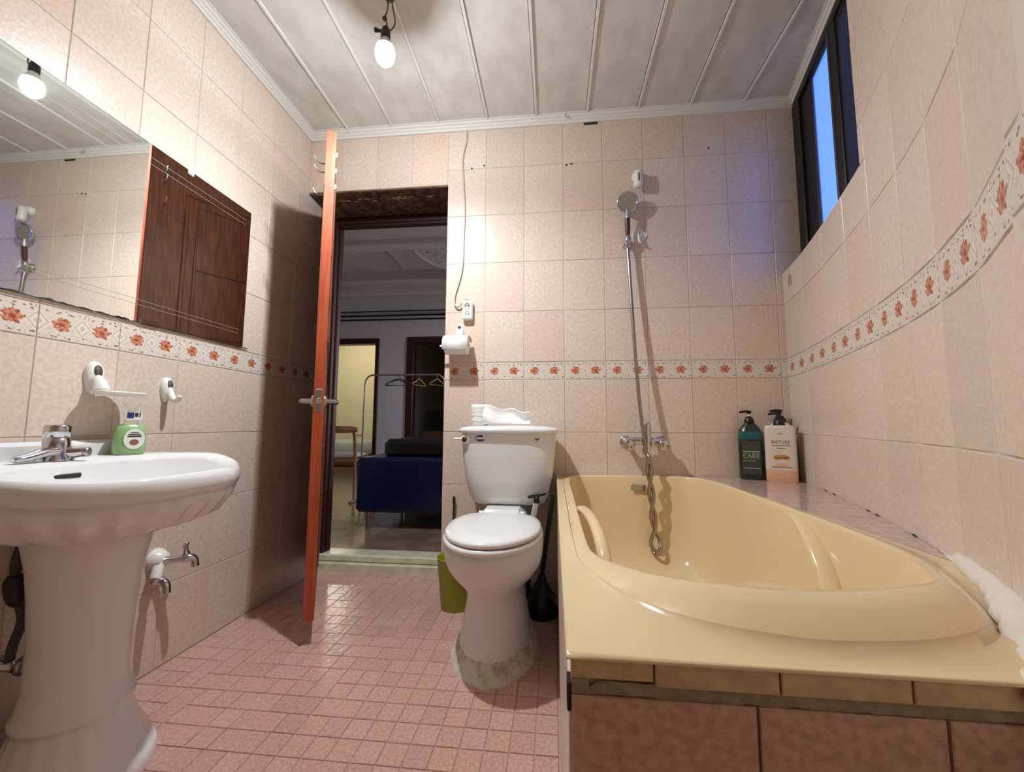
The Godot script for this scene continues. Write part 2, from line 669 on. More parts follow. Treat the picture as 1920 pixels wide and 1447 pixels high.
# a tile whose face is centred at c, facing n, with up direction v
func lay(parent: Node, c: Vector3, n: Vector3, v: Vector3, w: float, h: float, m: Material, gap := 0.0028, t := 0.006, tilt := 0.0022, called := "tile") -> MeshInstance3D:
	var o := put(tile_mesh(snappedf(w - gap, 0.0005), snappedf(h - gap, 0.0005), t), called, m, parent)
	var x := v.cross(n).normalized()
	var ba := Basis(x, v, n)
	ba = ba * Basis.from_euler(Vector3(rng.randf_range(-tilt, tilt), rng.randf_range(-tilt, tilt), 0))
	o.transform = Transform3D(ba, c - n * (t - rng.randf_range(0.0, 0.0006)))
	return o

func wall_tile_m() -> Material:
	return M["wall_tile_%d" % [0, 0, 1, 2, 3, 1, 0, 2][rng.randi() % 8]]

func row_joints(y0: float, y1: float) -> Array:
	var all := [0.0, YB - 3 * TH, YB - 2 * TH, YB - TH, YB, YB + BH, YB + BH + TH, YB + BH + 2 * TH, YB + BH + 3 * TH, YB + BH + 4 * TH, CEIL]
	var out := [y0]
	for y in all:
		if y > y0 + 0.012 and y < y1 - 0.012: out.append(y)
	out.append(y1)
	return out

func tile_column(parent: Node, a: Vector3, b: Vector3, n: Vector3, y0: float, y1: float) -> void:
	var js := row_joints(y0, y1)
	var c := (a + b) / 2.0
	var w := a.distance_to(b)
	for i in js.size() - 1:
		var ya: float = js[i]
		var yb: float = js[i + 1]
		var is_border := absf(ya - YB) < 0.01 and absf(yb - YB - BH) < 0.01
		var o := lay(parent, Vector3(c.x, (ya + yb) / 2.0, c.z), n, Vector3.UP, w, yb - ya, M.border_tile if is_border else wall_tile_m(), 0.0024 if is_border else 0.0028, 0.006, 0.001 if is_border else 0.0022, "border_tile" if is_border else "tile")
		if is_border: o.set_meta("label", "border tile printed with terracotta flowers")

func build_shell() -> void:
	make_curve()
	# ---- floor
	var fb := MB.new()
	fb.box(Vector3(-0.2, -0.15, -0.26), Vector3(2.5, -0.0026, 3.8))
	var floor_ := struct_mesh(fb, "floor", M.floor_grout, "floor of small pink glazed mosaic tiles")
	floor_tiles(floor_)
	# ---- left wall
	var wl := struct_mesh(bx(Vector3(-0.14, -0.15, -0.26), Vector3(-0.0016, CEIL + 0.2, 3.8)), "wall_left", M.grout, "left wall of pinkish beige tiles with a flowered border")
	var z := 1.0897 - 0.2 * 6
	var zs := [-0.255]
	while z < 3.5:
		zs.append(z)
		z += 0.2
	zs.append(3.6)
	for i in zs.size() - 1:
		tile_column(wl, Vector3(0, 0, zs[i + 1]), Vector3(0, 0, zs[i]), Vector3(1, 0, 0), 0.0, CEIL)
	# ---- back wall, with the doorway left open
	var wb := MB.new()
	wb.box(Vector3(DOOR_X + 0.001, -0.15, -0.32), Vector3(2.56, CEIL + 0.2, -0.0016))
	wb.box(Vector3(-0.14, DOOR_TOP + 0.0, -0.32), Vector3(DOOR_X + 0.001, CEIL + 0.2, -0.0016))
	var back := struct_mesh(wb, "wall_back", M.grout, "back wall of pinkish beige tiles around the doorway")
	var x := DOOR_X
	var xs := [DOOR_X]
	var k := 0.982
	while k < 2.5:
		xs.append(k)
		k += 0.2
	xs.append(2.56)
	for i in xs.size() - 1:
		var y0 := 0.0 if xs[i] < 1.3 else TUB_Y - 0.02
		tile_column(back, Vector3(xs[i], 0, 0), Vector3(xs[i + 1], 0, 0), Vector3(0, 0, 1), y0, CEIL)
	var xt := [0.0, 0.182, 0.382, 0.582, DOOR_X]
	for i in 4:
		lay(back, Vector3((xt[i] + xt[i + 1]) / 2.0, (DOOR_TOP + CEIL) / 2.0, 0), Vector3(0, 0, 1), Vector3.UP, xt[i + 1] - xt[i], CEIL - DOOR_TOP, wall_tile_m())
	# soffit board under the lintel with flaking paint
	var so := put(bx(Vector3(0.0, DOOR_TOP - 0.008, -0.26), Vector3(DOOR_X, DOOR_TOP, -0.002), 0.002), "soffit", M.soffit, back)
	so.set_meta("label", "rough brown underside of the door lintel")
	for q in 26:
		var fx := rng.randf_range(0.12, 0.75)
		var s := rng.randf_range(0.004, 0.016)
		var fz := -0.085 + rng.randf_range(-0.012, 0.012)
		var pl := PackedVector2Array()
		for a in 7: pl.append(Vector2(cos(TAU * a / 7) * s * rng.randf_range(0.7, 1.4), sin(TAU * a / 7) * s * 0.4 * rng.randf_range(0.5, 1.3)))
		var fk := MB.new()
		fk.prism(Transform3D(Basis(Vector3.RIGHT, Vector3(0, 0, 1), Vector3(0, -1, 0)), Vector3(fx, DOOR_TOP - 0.0078, fz)), pl, 0.0, 0.0012)
		put(fk, "paint_flake", M.paint_fleck, back)
	# plug holes left in the tiles
	for h in [[0.905, 2.158], [0.971, 2.17], [1.40, 2.145], [1.425, 2.15], [2.10, 2.19]]:
		put(turned(Vector3(h[0], h[1], 0.0004), Vector3(0, 0, 1), [Vector2(0.005, -0.004), Vector2(0.005, 0.0008)], 8), "plug_hole", M.dark_gap, back)
	# ---- right wall, bowed in plan
	var wr := struct_mesh(strip(arc_of_z(0.842), curve_s[curve_s.size() - 1], -0.15, CEIL + 0.2, -0.0016, -0.13), "wall_right", M.grout, "bowed right wall of pinkish beige tiles with a flowered border")
	put(strip(0.0, arc_of_z(0.842) + 0.01, -0.15, SILL_Y - 0.004, -0.0016, -0.13), "window_parapet", M.grout, wr)
	put(strip(0.0, arc_of_z(0.842), SILL_Y - 0.004, SILL_Y, 0.0, -0.12), "window_ledge", M.wall_tile_0, wr)
	var jamb := arc_of_z(0.842)
	var arcs := [0.0, 0.24, 0.49, 0.712, 0.913, 1.097, 1.27, 1.455, 1.65, 1.85, 2.05, 2.25, 2.45, 2.65, 2.85, 3.05, 3.25, 3.45, 3.65]
	for i in arcs.size() - 1:
		if arcs[i + 1] > curve_s[curve_s.size() - 1]: break
		var a := at_arc(arcs[i])
		var b := at_arc(arcs[i + 1])
		var n := arc_n((arcs[i] + arcs[i + 1]) / 2.0)
		var mid := at_arc((arcs[i] + arcs[i + 1]) / 2.0)
		var off := mid - (a + b) / 2.0
		var low := TUB_Y - 0.03 if mid.z < 1.52 else 0.0
		var top := SILL_Y if arcs[i] < 0.8 else CEIL
		tile_column(wr, a + off * 0.5, b + off * 0.5, n, low, top)
		if arcs[i] < 0.8 and arcs[i + 1] > jamb:
			var a2 := at_arc(jamb)
			tile_column(wr, a2, b, arc_n(0.9), SILL_Y, CEIL)
	# a small grey sticker near the corner and a metal hook in the cornice
	var sk := MB.new()
	var sp := at_arc(0.10)
	var sn := arc_n(0.10)
	var sx := Vector3.UP.cross(sn).normalized()
	sk.prism(Transform3D(Basis(sx, Vector3.UP, sn), sp + sn * 0.001 + Vector3(0, 1.468, 0)), PackedVector2Array([Vector2(-0.022, -0.03), Vector2(0.0, -0.012), Vector2(0.020, -0.034), Vector2(0.024, 0.004), Vector2(0.010, 0.030), Vector2(-0.012, 0.026), Vector2(-0.026, 0.006)]), 0.0, 0.0012)
	put(sk, "sticker", M.ink_sticker, wr).set_meta("label", "small grey pink sticker on a tile")
	put(tube_of(spline([Vector3(1.395, CEIL - 0.004, 0.03), Vector3(1.395, CEIL - 0.02, 0.034), Vector3(1.40, CEIL - 0.032, 0.034), Vector3(1.41, CEIL - 0.030, 0.034), Vector3(1.412, CEIL - 0.020, 0.034)], 4), 0.0016, 6), "cup_hook", M.steel, back)
	# ---- wall behind the camera
	var wf := struct_mesh(bx(Vector3(-0.14, -0.15, 3.6), Vector3(2.0, CEIL + 0.2, 3.75)), "wall_front", M.wall_tile_0, "plain tiled wall facing the doorway")
	# ---- ceiling of plastic panels with raised joints
	var cpl := PackedVector2Array([Vector2(-0.14, -0.34), Vector2(2.53, -0.34), Vector2(2.53, 0.0), Vector2(2.30, 0.93), Vector2(2.30, 3.8), Vector2(-0.14, 3.8)])
	var cmb := MB.new()
	cmb.prism(Transform3D(Basis(Vector3.RIGHT, Vector3(0, 0, 1), Vector3(0, -1, 0)), Vector3.ZERO), cpl, -CEIL - 0.2, -CEIL - 0.012)
	var ce := struct_mesh(cmb, "ceiling", M.white_plastic_trim, "ceiling of long off-white plastic panels")
	var jx := [-0.01, 0.22, 0.468, 0.726, 0.985, 1.241, 1.501, 1.756, 2.008, 2.264, 2.55]
	for i in jx.size() - 1:
		if i == jx.size() - 2:
			var lp := MB.new()
			lp.prism(Transform3D(Basis(Vector3.RIGHT, Vector3(0, 0, 1), Vector3(0, -1, 0)), Vector3.ZERO), PackedVector2Array([Vector2(2.268, -0.01), Vector2(2.525, -0.01), Vector2(2.525, 0.0), Vector2(2.29, 0.94), Vector2(2.268, 0.98)]), -CEIL - 0.012, -CEIL)
			put(lp, "panel", M.ceiling_panel, ce)
		else:
			put(bx(Vector3(jx[i] + 0.004, CEIL, -0.01), Vector3(jx[i + 1] - 0.004, CEIL + 0.012, 3.62), 0.002), "panel", M.ceiling_panel, ce)
		if i > 0:
			put(bx(Vector3(jx[i] - 0.001, CEIL - 0.007, -0.01), Vector3(jx[i] + 0.011, CEIL + 0.006, 3.62), 0.0015), "joint_strip", M.white_plastic_trim, ce)
	# ---- cornices
	var prof := [Vector2(0, -0.042), Vector2(0.010, -0.042), Vector2(0.012, -0.030), Vector2(0.017, -0.028), Vector2(0.019, -0.018), Vector2(0.026, -0.015), Vector2(0.028, -0.006), Vector2(0.036, -0.004), Vector2(0.036, 0.0), Vector2(0, 0.0)]
	cornice("trim_1", Vector3(0, CEIL, 0), Vector3(2.53, CEIL, 0), Vector3(0, 0, 1), prof, "white plastic cornice along the top of the back wall")
	cornice("trim_2", Vector3(0, CEIL, 3.6), Vector3(0, CEIL, 0.0), Vector3(1, 0, 0), prof, "white plastic cornice along the top of the left wall")
	cornice("trim_3", Vector3(2.515, CEIL, 0.0), Vector3(2.515 - 0.93 * 0.2425, CEIL, 0.93 * 0.9701), Vector3(-0.9701, 0, -0.2425), prof, "white plastic cornice above the window")
	# dark chip where the cornice has come away
	put(bx(Vector3(1.49, CEIL - 0.052, -0.001), Vector3(1.56, CEIL - 0.043, 0.006), 0.002), "gap", M.dark_gap, back)

func cornice(called: String, a: Vector3, b: Vector3, n: Vector3, prof: Array, label: String) -> void:
	var m := MB.new()
	for i in prof.size():
		var p: Vector2 = prof[i]
		var q: Vector2 = prof[(i + 1) % prof.size()]
		m.quad(a + n * p.x + Vector3.UP * p.y, a + n * q.x + Vector3.UP * q.y, b + n * q.x + Vector3.UP * q.y, b + n * p.x + Vector3.UP * p.y, -1)
	for e in [a, b]:
		for i in range(1, prof.size() - 1):
			var t := [prof[0], prof[i], prof[i + 1]]
			if e == b: t.reverse()
			m.tri(e + n * t[0].x + Vector3.UP * t[0].y, e + n * t[2].x + Vector3.UP * t[2].y, e + n * t[1].x + Vector3.UP * t[1].y, -1)
	struct_mesh(m, called, M.white_plastic_trim, label)

func floor_tiles(parent: Node) -> void:
	# small tiles in runs, some pieces two tiles long; the largest in view are single parts
	var list := []
	var tx := 0.0635
	var tz := 0.0715
	var r := RandomNumberGenerator.new()
	r.seed = 77
	var used := {}
	for iz in range(-4, 52):
		for ix in range(0, 21):
			if used.has([ix, iz]): continue
			var nx := 1
			var nz := 1
			if ix < 12:
				var q := r.randf()
				if q < 0.22 and ix < 20 and not used.has([ix + 1, iz]): nx = 2
				elif q < 0.34: nz = 2
			for i in nx:
				for j in nz: used[[ix + i, iz + j]] = true
			var x0 := 0.005 + ix * tx
			var z0 := -0.245 + (iz + 4) * tz
			var x1 := minf(x0 + nx * tx, 1.336)
			var z1 := minf(z0 + nz * tz, 3.59)
			if x1 - x0 < 0.015 or z0 > 3.56 or (x0 > DOOR_X - 0.02 and z1 < 0.03) or (x1 > DOOR_X and z0 < -0.02): continue
			list.append([x0, z0, x1, z1, r.randi() % 5])
	# rank by how large each shows from the doorway side of the room
	var eye := Vector3(1.3265, 0.818, 1.987)
	var keyed := []
	for e in list:
		var c := Vector3((e[0] + e[2]) / 2.0, 0, (e[1] + e[3]) / 2.0)
		var d := c - eye
		var ahead := -(d.z) * 0.99 - d.x * 0.1
		var seen := ahead > 0.6 and c.x > 0.25 - (1.15 - c.z) * 0.5
		keyed.append([(1.0 if seen else 0.0) * (e[2] - e[0]) * (e[3] - e[1]) / pow(d.length(), 3.0), e])
	keyed.sort_custom(func(a, b): return a[0] > b[0])
	var rest := MB.new()
	for i in keyed.size():
		var e: Array = keyed[i][1]
		var c := Vector3((e[0] + e[2]) / 2.0, 0, (e[1] + e[3]) / 2.0)
		if i < 300:
			lay(parent, c, Vector3.UP, Vector3(0, 0, -1), e[2] - e[0], e[3] - e[1], M["floor_tile_%d" % e[4]], 0.003, 0.008, 0.006)
		else:
			rest.box(Vector3(e[0] + 0.0015, -0.008, e[1] + 0.0015), Vector3(e[2] - 0.0015, 0, e[3] - 0.0015), 0.0018)
	var o := put(rest, "more_tiles", M.floor_tile_0, parent)
	o.set_meta("kind", "stuff")

# ------------------------------------------------------------------ window
func build_window() -> void:
	var w := struct_node("window_1", "dark framed sliding window set high in the bowed wall")
	var d := Vector3(-0.2425, 0, 0.9701)
	w.transform = Transform3D(Basis(d, Vector3.UP, d.cross(Vector3.UP)), Vector3(2.515, 0, 0))
	put(bx(Vector3(-0.02, SILL_Y, -0.014), Vector3(0.09, CEIL, 0.014), 0.003), "frame_stile", M.black_frame, w)
	put(bx(Vector3(0.87, SILL_Y, -0.014), Vector3(0.96, CEIL, 0.014), 0.003), "frame_stile", M.black_frame, w)
	put(bx(Vector3(0.09, 2.345, -0.014), Vector3(0.87, CEIL, 0.014), 0.003), "frame_rail", M.black_frame, w)
	put(bx(Vector3(0.09, SILL_Y, -0.014), Vector3(0.87, SILL_Y + 0.06, 0.014), 0.003), "frame_rail", M.black_frame, w)
	var s1 := put(bx(Vector3(0.09, SILL_Y + 0.06, -0.012), Vector3(0.212, 2.345, 0.002), 0.003), "sash", M.black_frame, w)
	put(bx(Vector3(0.425, SILL_Y + 0.06, -0.012), Vector3(0.46, 2.345, 0.0), 0.002), "sash_bar", M.black_frame, s1)
	put(bx(Vector3(0.212, SILL_Y + 0.06, -0.007), Vector3(0.425, 2.345, -0.003)), "pane", M.window_glass, w)
	var s2 := put(bx(Vector3(0.44, SILL_Y + 0.06, -0.002), Vector3(0.50, 2.345, 0.012), 0.003), "sash", M.black_frame, w)
	put(bx(Vector3(0.432, SILL_Y + 0.06, -0.002), Vector3(0.446, 2.345, 0.015), 0.002), "sash_edge", M.grey_frame, s2)
	put(bx(Vector3(0.50, SILL_Y + 0.06, 0.003), Vector3(0.87, 2.345, 0.006)), "pane", M.screen_glass, w).set_meta("label", "dull grey pane behind a fine screen")

# ------------------------------------------------------------------ doorway and door
func build_door() -> void:
	var f := struct_node("trim_4", "dark reddish brown wooden door frame")
	put(bx(Vector3(-0.02, 0.03, -0.33), Vector3(0.026, DOOR_TOP - 0.008, -0.255), 0.003), "jamb", M.frame_wood, f)
	put(bx(Vector3(DOOR_X - 0.035, 0.03, -0.33), Vector3(DOOR_X + 0.01, DOOR_TOP - 0.008, -0.255), 0.003), "jamb", M.frame_wood, f)
	put(bx(Vector3(0.026, 2.02, -0.33), Vector3(DOOR_X - 0.035, DOOR_TOP - 0.008, -0.255), 0.003), "head", M.frame_wood, f)
	put(bx(Vector3(0.026, 2.005, -0.30), Vector3(DOOR_X - 0.035, 2.022, -0.262), 0.003), "door_stop", M.frame_wood, f)
	put(bx(Vector3(0.024, 0.09, -0.32), Vector3(0.036, 2.01, -0.285), 0.003), "door_stop", M.frame_wood, f)
	var s := struct_node("trim_5", "cream marble threshold in the doorway")
	put(bx(Vector3(0.0, -0.01, -0.34), Vector3(DOOR_X, 0.048, -0.225), 0.006), "lower_step", M.sill_marble, s)
	put(bx(Vector3(0.0, 0.048, -0.36), Vector3(DOOR_X, 0.088, -0.245), 0.008), "upper_step", M.sill_marble, s)
	# the leaf stands open into the room, edge towards the camera
	var door := struct_node("door_1", "orange brown wooden door standing open, edge on, with lever handle")
	var hinge := Vector3(0.005, 0, -0.215)
	var tip := Vector3(0.42, 0, 0.50)
	var L := Vector2(tip.x - hinge.x, tip.z - hinge.z).length()
	door.position = hinge
	door.rotation.y = atan2(-(tip.z - hinge.z), tip.x - hinge.x)     # local +x runs from hinge to free edge
	var t := 0.038
	put(bx(Vector3(0, 0.088, -t / 2), Vector3(L - 0.003, 2.022, t / 2), 0.002), "leaf", M.door_wood, door)
	put(bx(Vector3(L - 0.003, 0.088, -t / 2), Vector3(L, 2.022, t / 2), 0.0008), "edge_strip", M.door_edge, door).set_meta("label", "bare orange wood edge of the door")
	for side in [-1.0, 1.0]:
		# raised mouldings and fielded panels: one tall pair above, squarer below
		for pn in [[0.13, 1.16, L - 0.13, 1.86], [0.13, 0.24, L - 0.13, 0.98]]:
			for fr in [[0.0, 0.016, 0.006], [0.045, 0.010, 0.004]]:
				var x0: float = pn[0] + fr[0]
				var y0: float = pn[1] + fr[0]
				var x1: float = pn[2] - fr[0]
				var y1: float = pn[3] - fr[0]
				var wd: float = fr[1]
				var mo := MB.new()
				for q in [[x0, y0, x1, y0 + wd], [x0, y1 - wd, x1, y1], [x0, y0 + wd, x0 + wd, y1 - wd], [x1 - wd, y0 + wd, x1, y1 - wd]]:
					mo.box(Vector3(q[0], q[1], minf(0.0, side * (t / 2 + fr[2])) if side < 0 else t / 2 - 0.001), Vector3(q[2], q[3], side * (t / 2 + fr[2]) if side > 0 else -t / 2 + 0.001), 0.003)
				put(mo, "moulding", M.door_wood, door)
			var ym: float = pn[1] + (pn[3] - pn[1]) * 0.5
			put(bx(Vector3(pn[0] + 0.055, ym - 0.004, side * t / 2 - 0.001), Vector3(pn[2] - 0.055, ym + 0.004, side * t / 2 + 0.001), 0.001), "groove", M.dark_wood, door)
		# lever handle
		var hx := L - 0.06
		var hy := 0.905
		var hd := Node3D.new()
		hd.name = numbered(door, "handle")
		door.add_child(hd, true)
		put(turned(Vector3(hx, hy, side * t / 2), Vector3(0, 0, side), [Vector2(0.026, -0.001), Vector2(0.026, 0.004), Vector2(0.022, 0.009), Vector2(0.011, 0.011), Vector2(0.010, 0.046), Vector2(0.0, 0.048)], 20), "rose", M.steel, hd)
		put(tube_of(spline([Vector3(hx, hy, side * (t / 2 + 0.040)), Vector3(hx - 0.02, hy, side * (t / 2 + 0.046)), Vector3(hx - 0.06, hy - 0.001, side * (t / 2 + 0.046)), Vector3(hx - 0.11, hy - 0.003, side * (t / 2 + 0.044))], 4), [0.010, 0.010, 0.010, 0.010, 0.010, 0.0098, 0.0095, 0.0092, 0.009, 0.0085, 0.008, 0.0075, 0.006], 10), "lever", M.steel, hd)
	put(bx(Vector3(L - 0.001, 0.862, -0.012), Vector3(L + 0.0012, 0.95, 0.012), 0.001), "latch_plate", M.steel, door)
	put(bx(Vector3(L + 0.001, 0.895, -0.006), Vector3(L + 0.010, 0.915, 0.006), 0.002), "latch_bolt", M.chrome, door)
	# hooks near the top, on the face towards the left wall
	for hk in [[L - 0.05, 1.905], [L - 0.052, 1.868], [L - 0.055, 1.768]]:
		put(tube_of(spline([Vector3(hk[0], hk[1], t / 2 + 0.001), Vector3(hk[0], hk[1] - 0.004, t / 2 + 0.02), Vector3(hk[0], hk[1] + 0.006, t / 2 + 0.036), Vector3(hk[0], hk[1] + 0.022, t / 2 + 0.042)], 4), 0.0025, 8), "coat_hook", M.steel, door)
	for hk in [1.93, 1.86, 1.79]:
		put(tube_of([Vector3(L - 0.03, hk, -t / 2), Vector3(L - 0.03, hk + 0.012, -t / 2 - 0.004), Vector3(L - 0.03, hk + 0.02, -t / 2 - 0.003)], 0.003, 8), "hook_bolt", M.white_plastic, door)
	for hy2 in [0.32, 1.05, 1.80]:
		put(lathe_of(Vector3(-0.004, hy2 - 0.05, t / 2 + 0.003), [Vector2(0.006, 0), Vector2(0.006, 0.1)], 10), "hinge", M.steel, door)

# ------------------------------------------------------------------ the living room beyond, and the rooms off it
func build_living() -> void:
	var fl := struct_mesh(bx(Vector3(-4.2, -0.1, -6.8), Vector3(2.6, LIV_Y, -0.34)), "floor_living", M.living_floor, "glossy brown floor of the living room")
	# near wall beside the bathroom, left wall and right wall with its window
	struct_mesh(bx(Vector3(-4.2, -0.1, -0.34), Vector3(-0.14, 3.3, -0.24)), "wall_living_near", M.living_wall, "near wall of the living room")
	struct_mesh(bx(Vector3(-0.14, CEIL + 0.2, -0.34), Vector3(2.6, 3.3, -0.24)), "wall_living_over_door", M.living_wall, "wall above the bathroom doorway")
	pass
	struct_mesh(bx(Vector3(-4.3, -0.1, -6.8), Vector3(-4.2, 3.3, -0.24)), "wall_living_left", M.living_wall, "left wall of the living room")
	var wr := MB.new()
	wr.box(Vector3(2.6, -0.1, -6.8), Vector3(2.7, 0.9, -0.34))
	wr.box(Vector3(2.6, 2.5, -6.8), Vector3(2.7, 3.3, -0.34))
	wr.box(Vector3(2.6, 0.9, -6.8), Vector3(2.7, 2.5, -2.1))
	wr.box(Vector3(2.6, 0.9, -0.9), Vector3(2.7, 2.5, -0.34))
	struct_mesh(wr, "wall_living_right", M.living_wall, "living room wall with a wide window opening")
	var wn := struct_node("window_2", "wide living room window")
	put(bx(Vector3(2.64, 0.9, -2.1), Vector3(2.646, 2.5, -0.9)), "pane", M.window_glass, wn)
	put(bx(Vector3(2.61, 0.9, -1.52), Vector3(2.68, 2.5, -1.48), 0.003), "mullion", M.black_frame, wn)
	# far wall with two doorways
	var zf := -4.0
	var wf := MB.new()
	wf.box(Vector3(-4.2, -0.1, zf - 0.12), Vector3(-2.36, 3.3, zf))
	wf.box(Vector3(-2.36, 2.135, zf - 0.12), Vector3(0.15, 3.3, zf))
	wf.box(Vector3(-1.37, -0.1, zf - 0.12), Vector3(-0.913, 2.135, zf))
	wf.box(Vector3(0.15, -0.1, zf - 0.12), Vector3(2.6, 3.3, zf))
	struct_mesh(wf, "wall_living_far", M.living_wall, "pale grey far wall of the living room with two doorways")
	var f1 := struct_node("trim_6", "dark frame of the doorway to the lit bedroom")
	put(bx(Vector3(-1.425, LIV_Y, zf - 0.13), Vector3(-1.365, 2.14, zf + 0.02), 0.004), "jamb", M.dark_wood, f1)
	put(bx(Vector3(-2.37, LIV_Y, zf - 0.13), Vector3(-2.31, 2.14, zf + 0.02), 0.004), "jamb", M.dark_wood, f1)
	put(bx(Vector3(-2.31, 2.055, zf - 0.13), Vector3(-1.425, 2.14, zf + 0.02), 0.004), "head", M.dark_wood, f1)
	var f2 := struct_node("trim_7", "dark frame of the doorway to the unlit room")
	put(bx(Vector3(-0.92, LIV_Y, zf - 0.13), Vector3(-0.81, 2.15, zf + 0.02), 0.004), "jamb", M.dark_wood, f2)
	put(bx(Vector3(0.06, LIV_Y, zf - 0.13), Vector3(0.16, 2.15, zf + 0.02), 0.004), "jamb", M.dark_wood, f2)
	put(bx(Vector3(-0.81, 2.06, zf - 0.13), Vector3(0.06, 2.15, zf + 0.02), 0.004), "head", M.dark_wood, f2)
	# picture rail of dark strips
	var pr := struct_node("trim_8", "dark double picture rail across the far wall")
	for q in [[2.565, 0.012, 0.02], [2.49, 0.022, 0.05], [2.432, 0.018, 0.035]]:
		put(bx(Vector3(-4.2, q[0] - q[1] / 2, zf), Vector3(2.6, q[0] + q[1] / 2, zf + q[2]), 0.003), "strip", M.black_frame, pr)
	put(bx(Vector3(-4.2, 2.43, zf), Vector3(2.6, 2.5, zf + 0.022), 0.003), "strip", M.living_ceiling, pr)
	# ceiling with a sunk tray and mouldings
	var y := 2.90
	var tx0 := -2.9
	var tx1 := 0.35
	var tz0 := -3.55
	var tz1 := -2.45
	var cb := MB.new()
	cb.box(Vector3(-4.2, y, tz1), Vector3(2.6, 3.3, -0.3))
	cb.box(Vector3(-4.2, y, zf - 0.1), Vector3(2.6, 3.3, tz0))
	cb.box(Vector3(-4.2, y, tz0), Vector3(tx0, 3.3, tz1))
	cb.box(Vector3(tx1, y, tz0), Vector3(2.6, 3.3, tz1))
	cb.box(Vector3(tx0, y + 0.14, tz0), Vector3(tx1, 3.3, tz1))
	var lc := struct_mesh(cb, "ceiling_living", M.living_ceiling, "grey living room ceiling with a sunk tray")
	put(bx(Vector3(-4.2, y - 0.05, tz1 - 0.02), Vector3(2.6, y + 0.02, tz1 + 0.16), 0.012), "moulding", M.plaster_relief, lc)
	put(bx(Vector3(-4.2, y - 0.03, tz0 - 0.10), Vector3(2.6, y + 0.02, tz0 + 0.02), 0.012), "moulding", M.plaster_relief, lc)
	put(bx(Vector3(-4.2, y - 0.09, zf), Vector3(2.6, y + 0.02, zf + 0.10), 0.02), "cornice", M.plaster_relief, lc)
	# carved plaster corner: a quarter plate with raised scrolls
	var ca := struct_node("trim_9", "carved white plaster corner ornament on the living room ceiling")
	var cx := 0.30
	var cz := -2.52
	var pl := PackedVector2Array([Vector2(0, 0)])
	for k in 13:
		var a := PI / 2 * k / 12.0
		pl.append(Vector2(-sin(a) * 0.62, -cos(a) * 0.78))
	var flat_t := Transform3D(Basis(Vector3.RIGHT, Vector3(0, 0, 1), Vector3(0, -1, 0)), Vector3(cx, y + 0.01, cz))
	var cm := MB.new()
	cm.prism(flat_t, pl, 0.0, 0.03)
	put(cm, "plate", M.plaster_relief, ca)
	var rim := []
	for k in 25:
		var a := PI / 2 * k / 24.0
		rim.append(Vector3(cx - sin(a) * 0.62, y - 0.022, cz - cos(a) * 0.78))
	put(tube_of(rim, 0.016, 8), "rim", M.plaster_relief, ca)
	for k in 110:
		var a := rng.randf() * PI / 2
		var rr := sqrt(rng.randf()) * 0.9
		var pos := Vector3(cx - sin(a) * 0.60 * rr, y - 0.024, cz - cos(a) * 0.76 * rr)
		var tw := rng.randf() * TAU
		var d := Vector3(cos(tw), 0, sin(tw))
		put(tube_of([pos - d * 0.025, pos + d.cross(Vector3.UP) * 0.012, pos + d * 0.025], [0.005, 0.012, 0.004], 6), "scroll", M.plaster_relief, ca)
	# ceiling strip lamp, switched off
	var sl := thing("strip_lamp", "slim fluorescent strip lamp, switched off, on the tray ceiling", "ceiling lamp", Vector3(-0.74, y + 0.14, -3.0))
	put(bx(Vector3(-0.03, -0.04, -0.36), Vector3(0.03, 0.0, 0.36), 0.006), "housing", M.tube_off, sl)
	put(turned(Vector3(0, -0.055, -0.34), Vector3(0, 0, 1), [Vector2(0.014, 0), Vector2(0.014, 0.68)], 12), "tube", M.tube_off, sl)
	# bedroom behind the left doorway, lit
	var bz := -6.6
	var bw := MB.new()
	bw.box(Vector3(-4.2, -0.1, bz - 0.1), Vector3(2.6, 3.3, bz))
	struct_mesh(bw, "wall_bedroom_far", M.bedroom_wall, "cream wall of the lit bedroom")
	struct_mesh(bx(Vector3(-1.15, -0.1, bz), Vector3(-1.05, 3.3, zf - 0.12)), "wall_bedroom_side", M.bedroom_wall, "wall between bedroom and unlit room")
	var bc := struct_mesh(bx(Vector3(-4.2, 2.75, bz), Vector3(2.6, 3.3, zf - 0.12)), "ceiling_bedroom", M.bedroom_wall, "bedroom ceiling")
	put(bx(Vector3(-4.2, 2.60, bz), Vector3(-1.15, 2.66, bz + 0.05), 0.005), "cornice", M.cabinet_wood, bc)
	var bl := thing("bedroom_lamp", "glowing round lamp under the bedroom ceiling", "ceiling lamp", Vector3(-2.75, 2.53, -5.4))
	put(lathe_of(Vector3.ZERO, [Vector2(0.0, -0.05), Vector2(0.07, -0.04), Vector2(0.11, 0.0), Vector2(0.09, 0.03), Vector2(0.03, 0.045), Vector2(0.0, 0.05)], 20), "lamp_shade", M.bedroom_lamp_glow, bl)
	put(tube_of([Vector3(0, 0.04, 0), Vector3(0, 0.22, 0)], 0.008, 8), "stem", M.steel, bl)
	var li := OmniLight3D.new()
	li.name = "bedroom_lamp_light"
	li.light_color = Color(1.0, 0.975, 0.90)
	li.light_energy = 1.05
	li.light_size = 0.1
	li.omni_range = 12.0
	li.omni_attenuation = 2.0
	li.shadow_enabled = true
	li.position = Vector3(0, -0.075, 0)
	bl.add_child(li)
	# bed
	var bed := thing("bed", "low bed with a rumpled grey green cover seen through the doorway", "bed", Vector3(-2.2, LIV_Y, -5.6))
	put(bx(Vector3(-0.9, 0.0, -0.85), Vector3(0.95, 0.22, 0.85), 0.02), "base", M.cabinet_wood, bed)
	var cov := MB.new()
	var rows := []
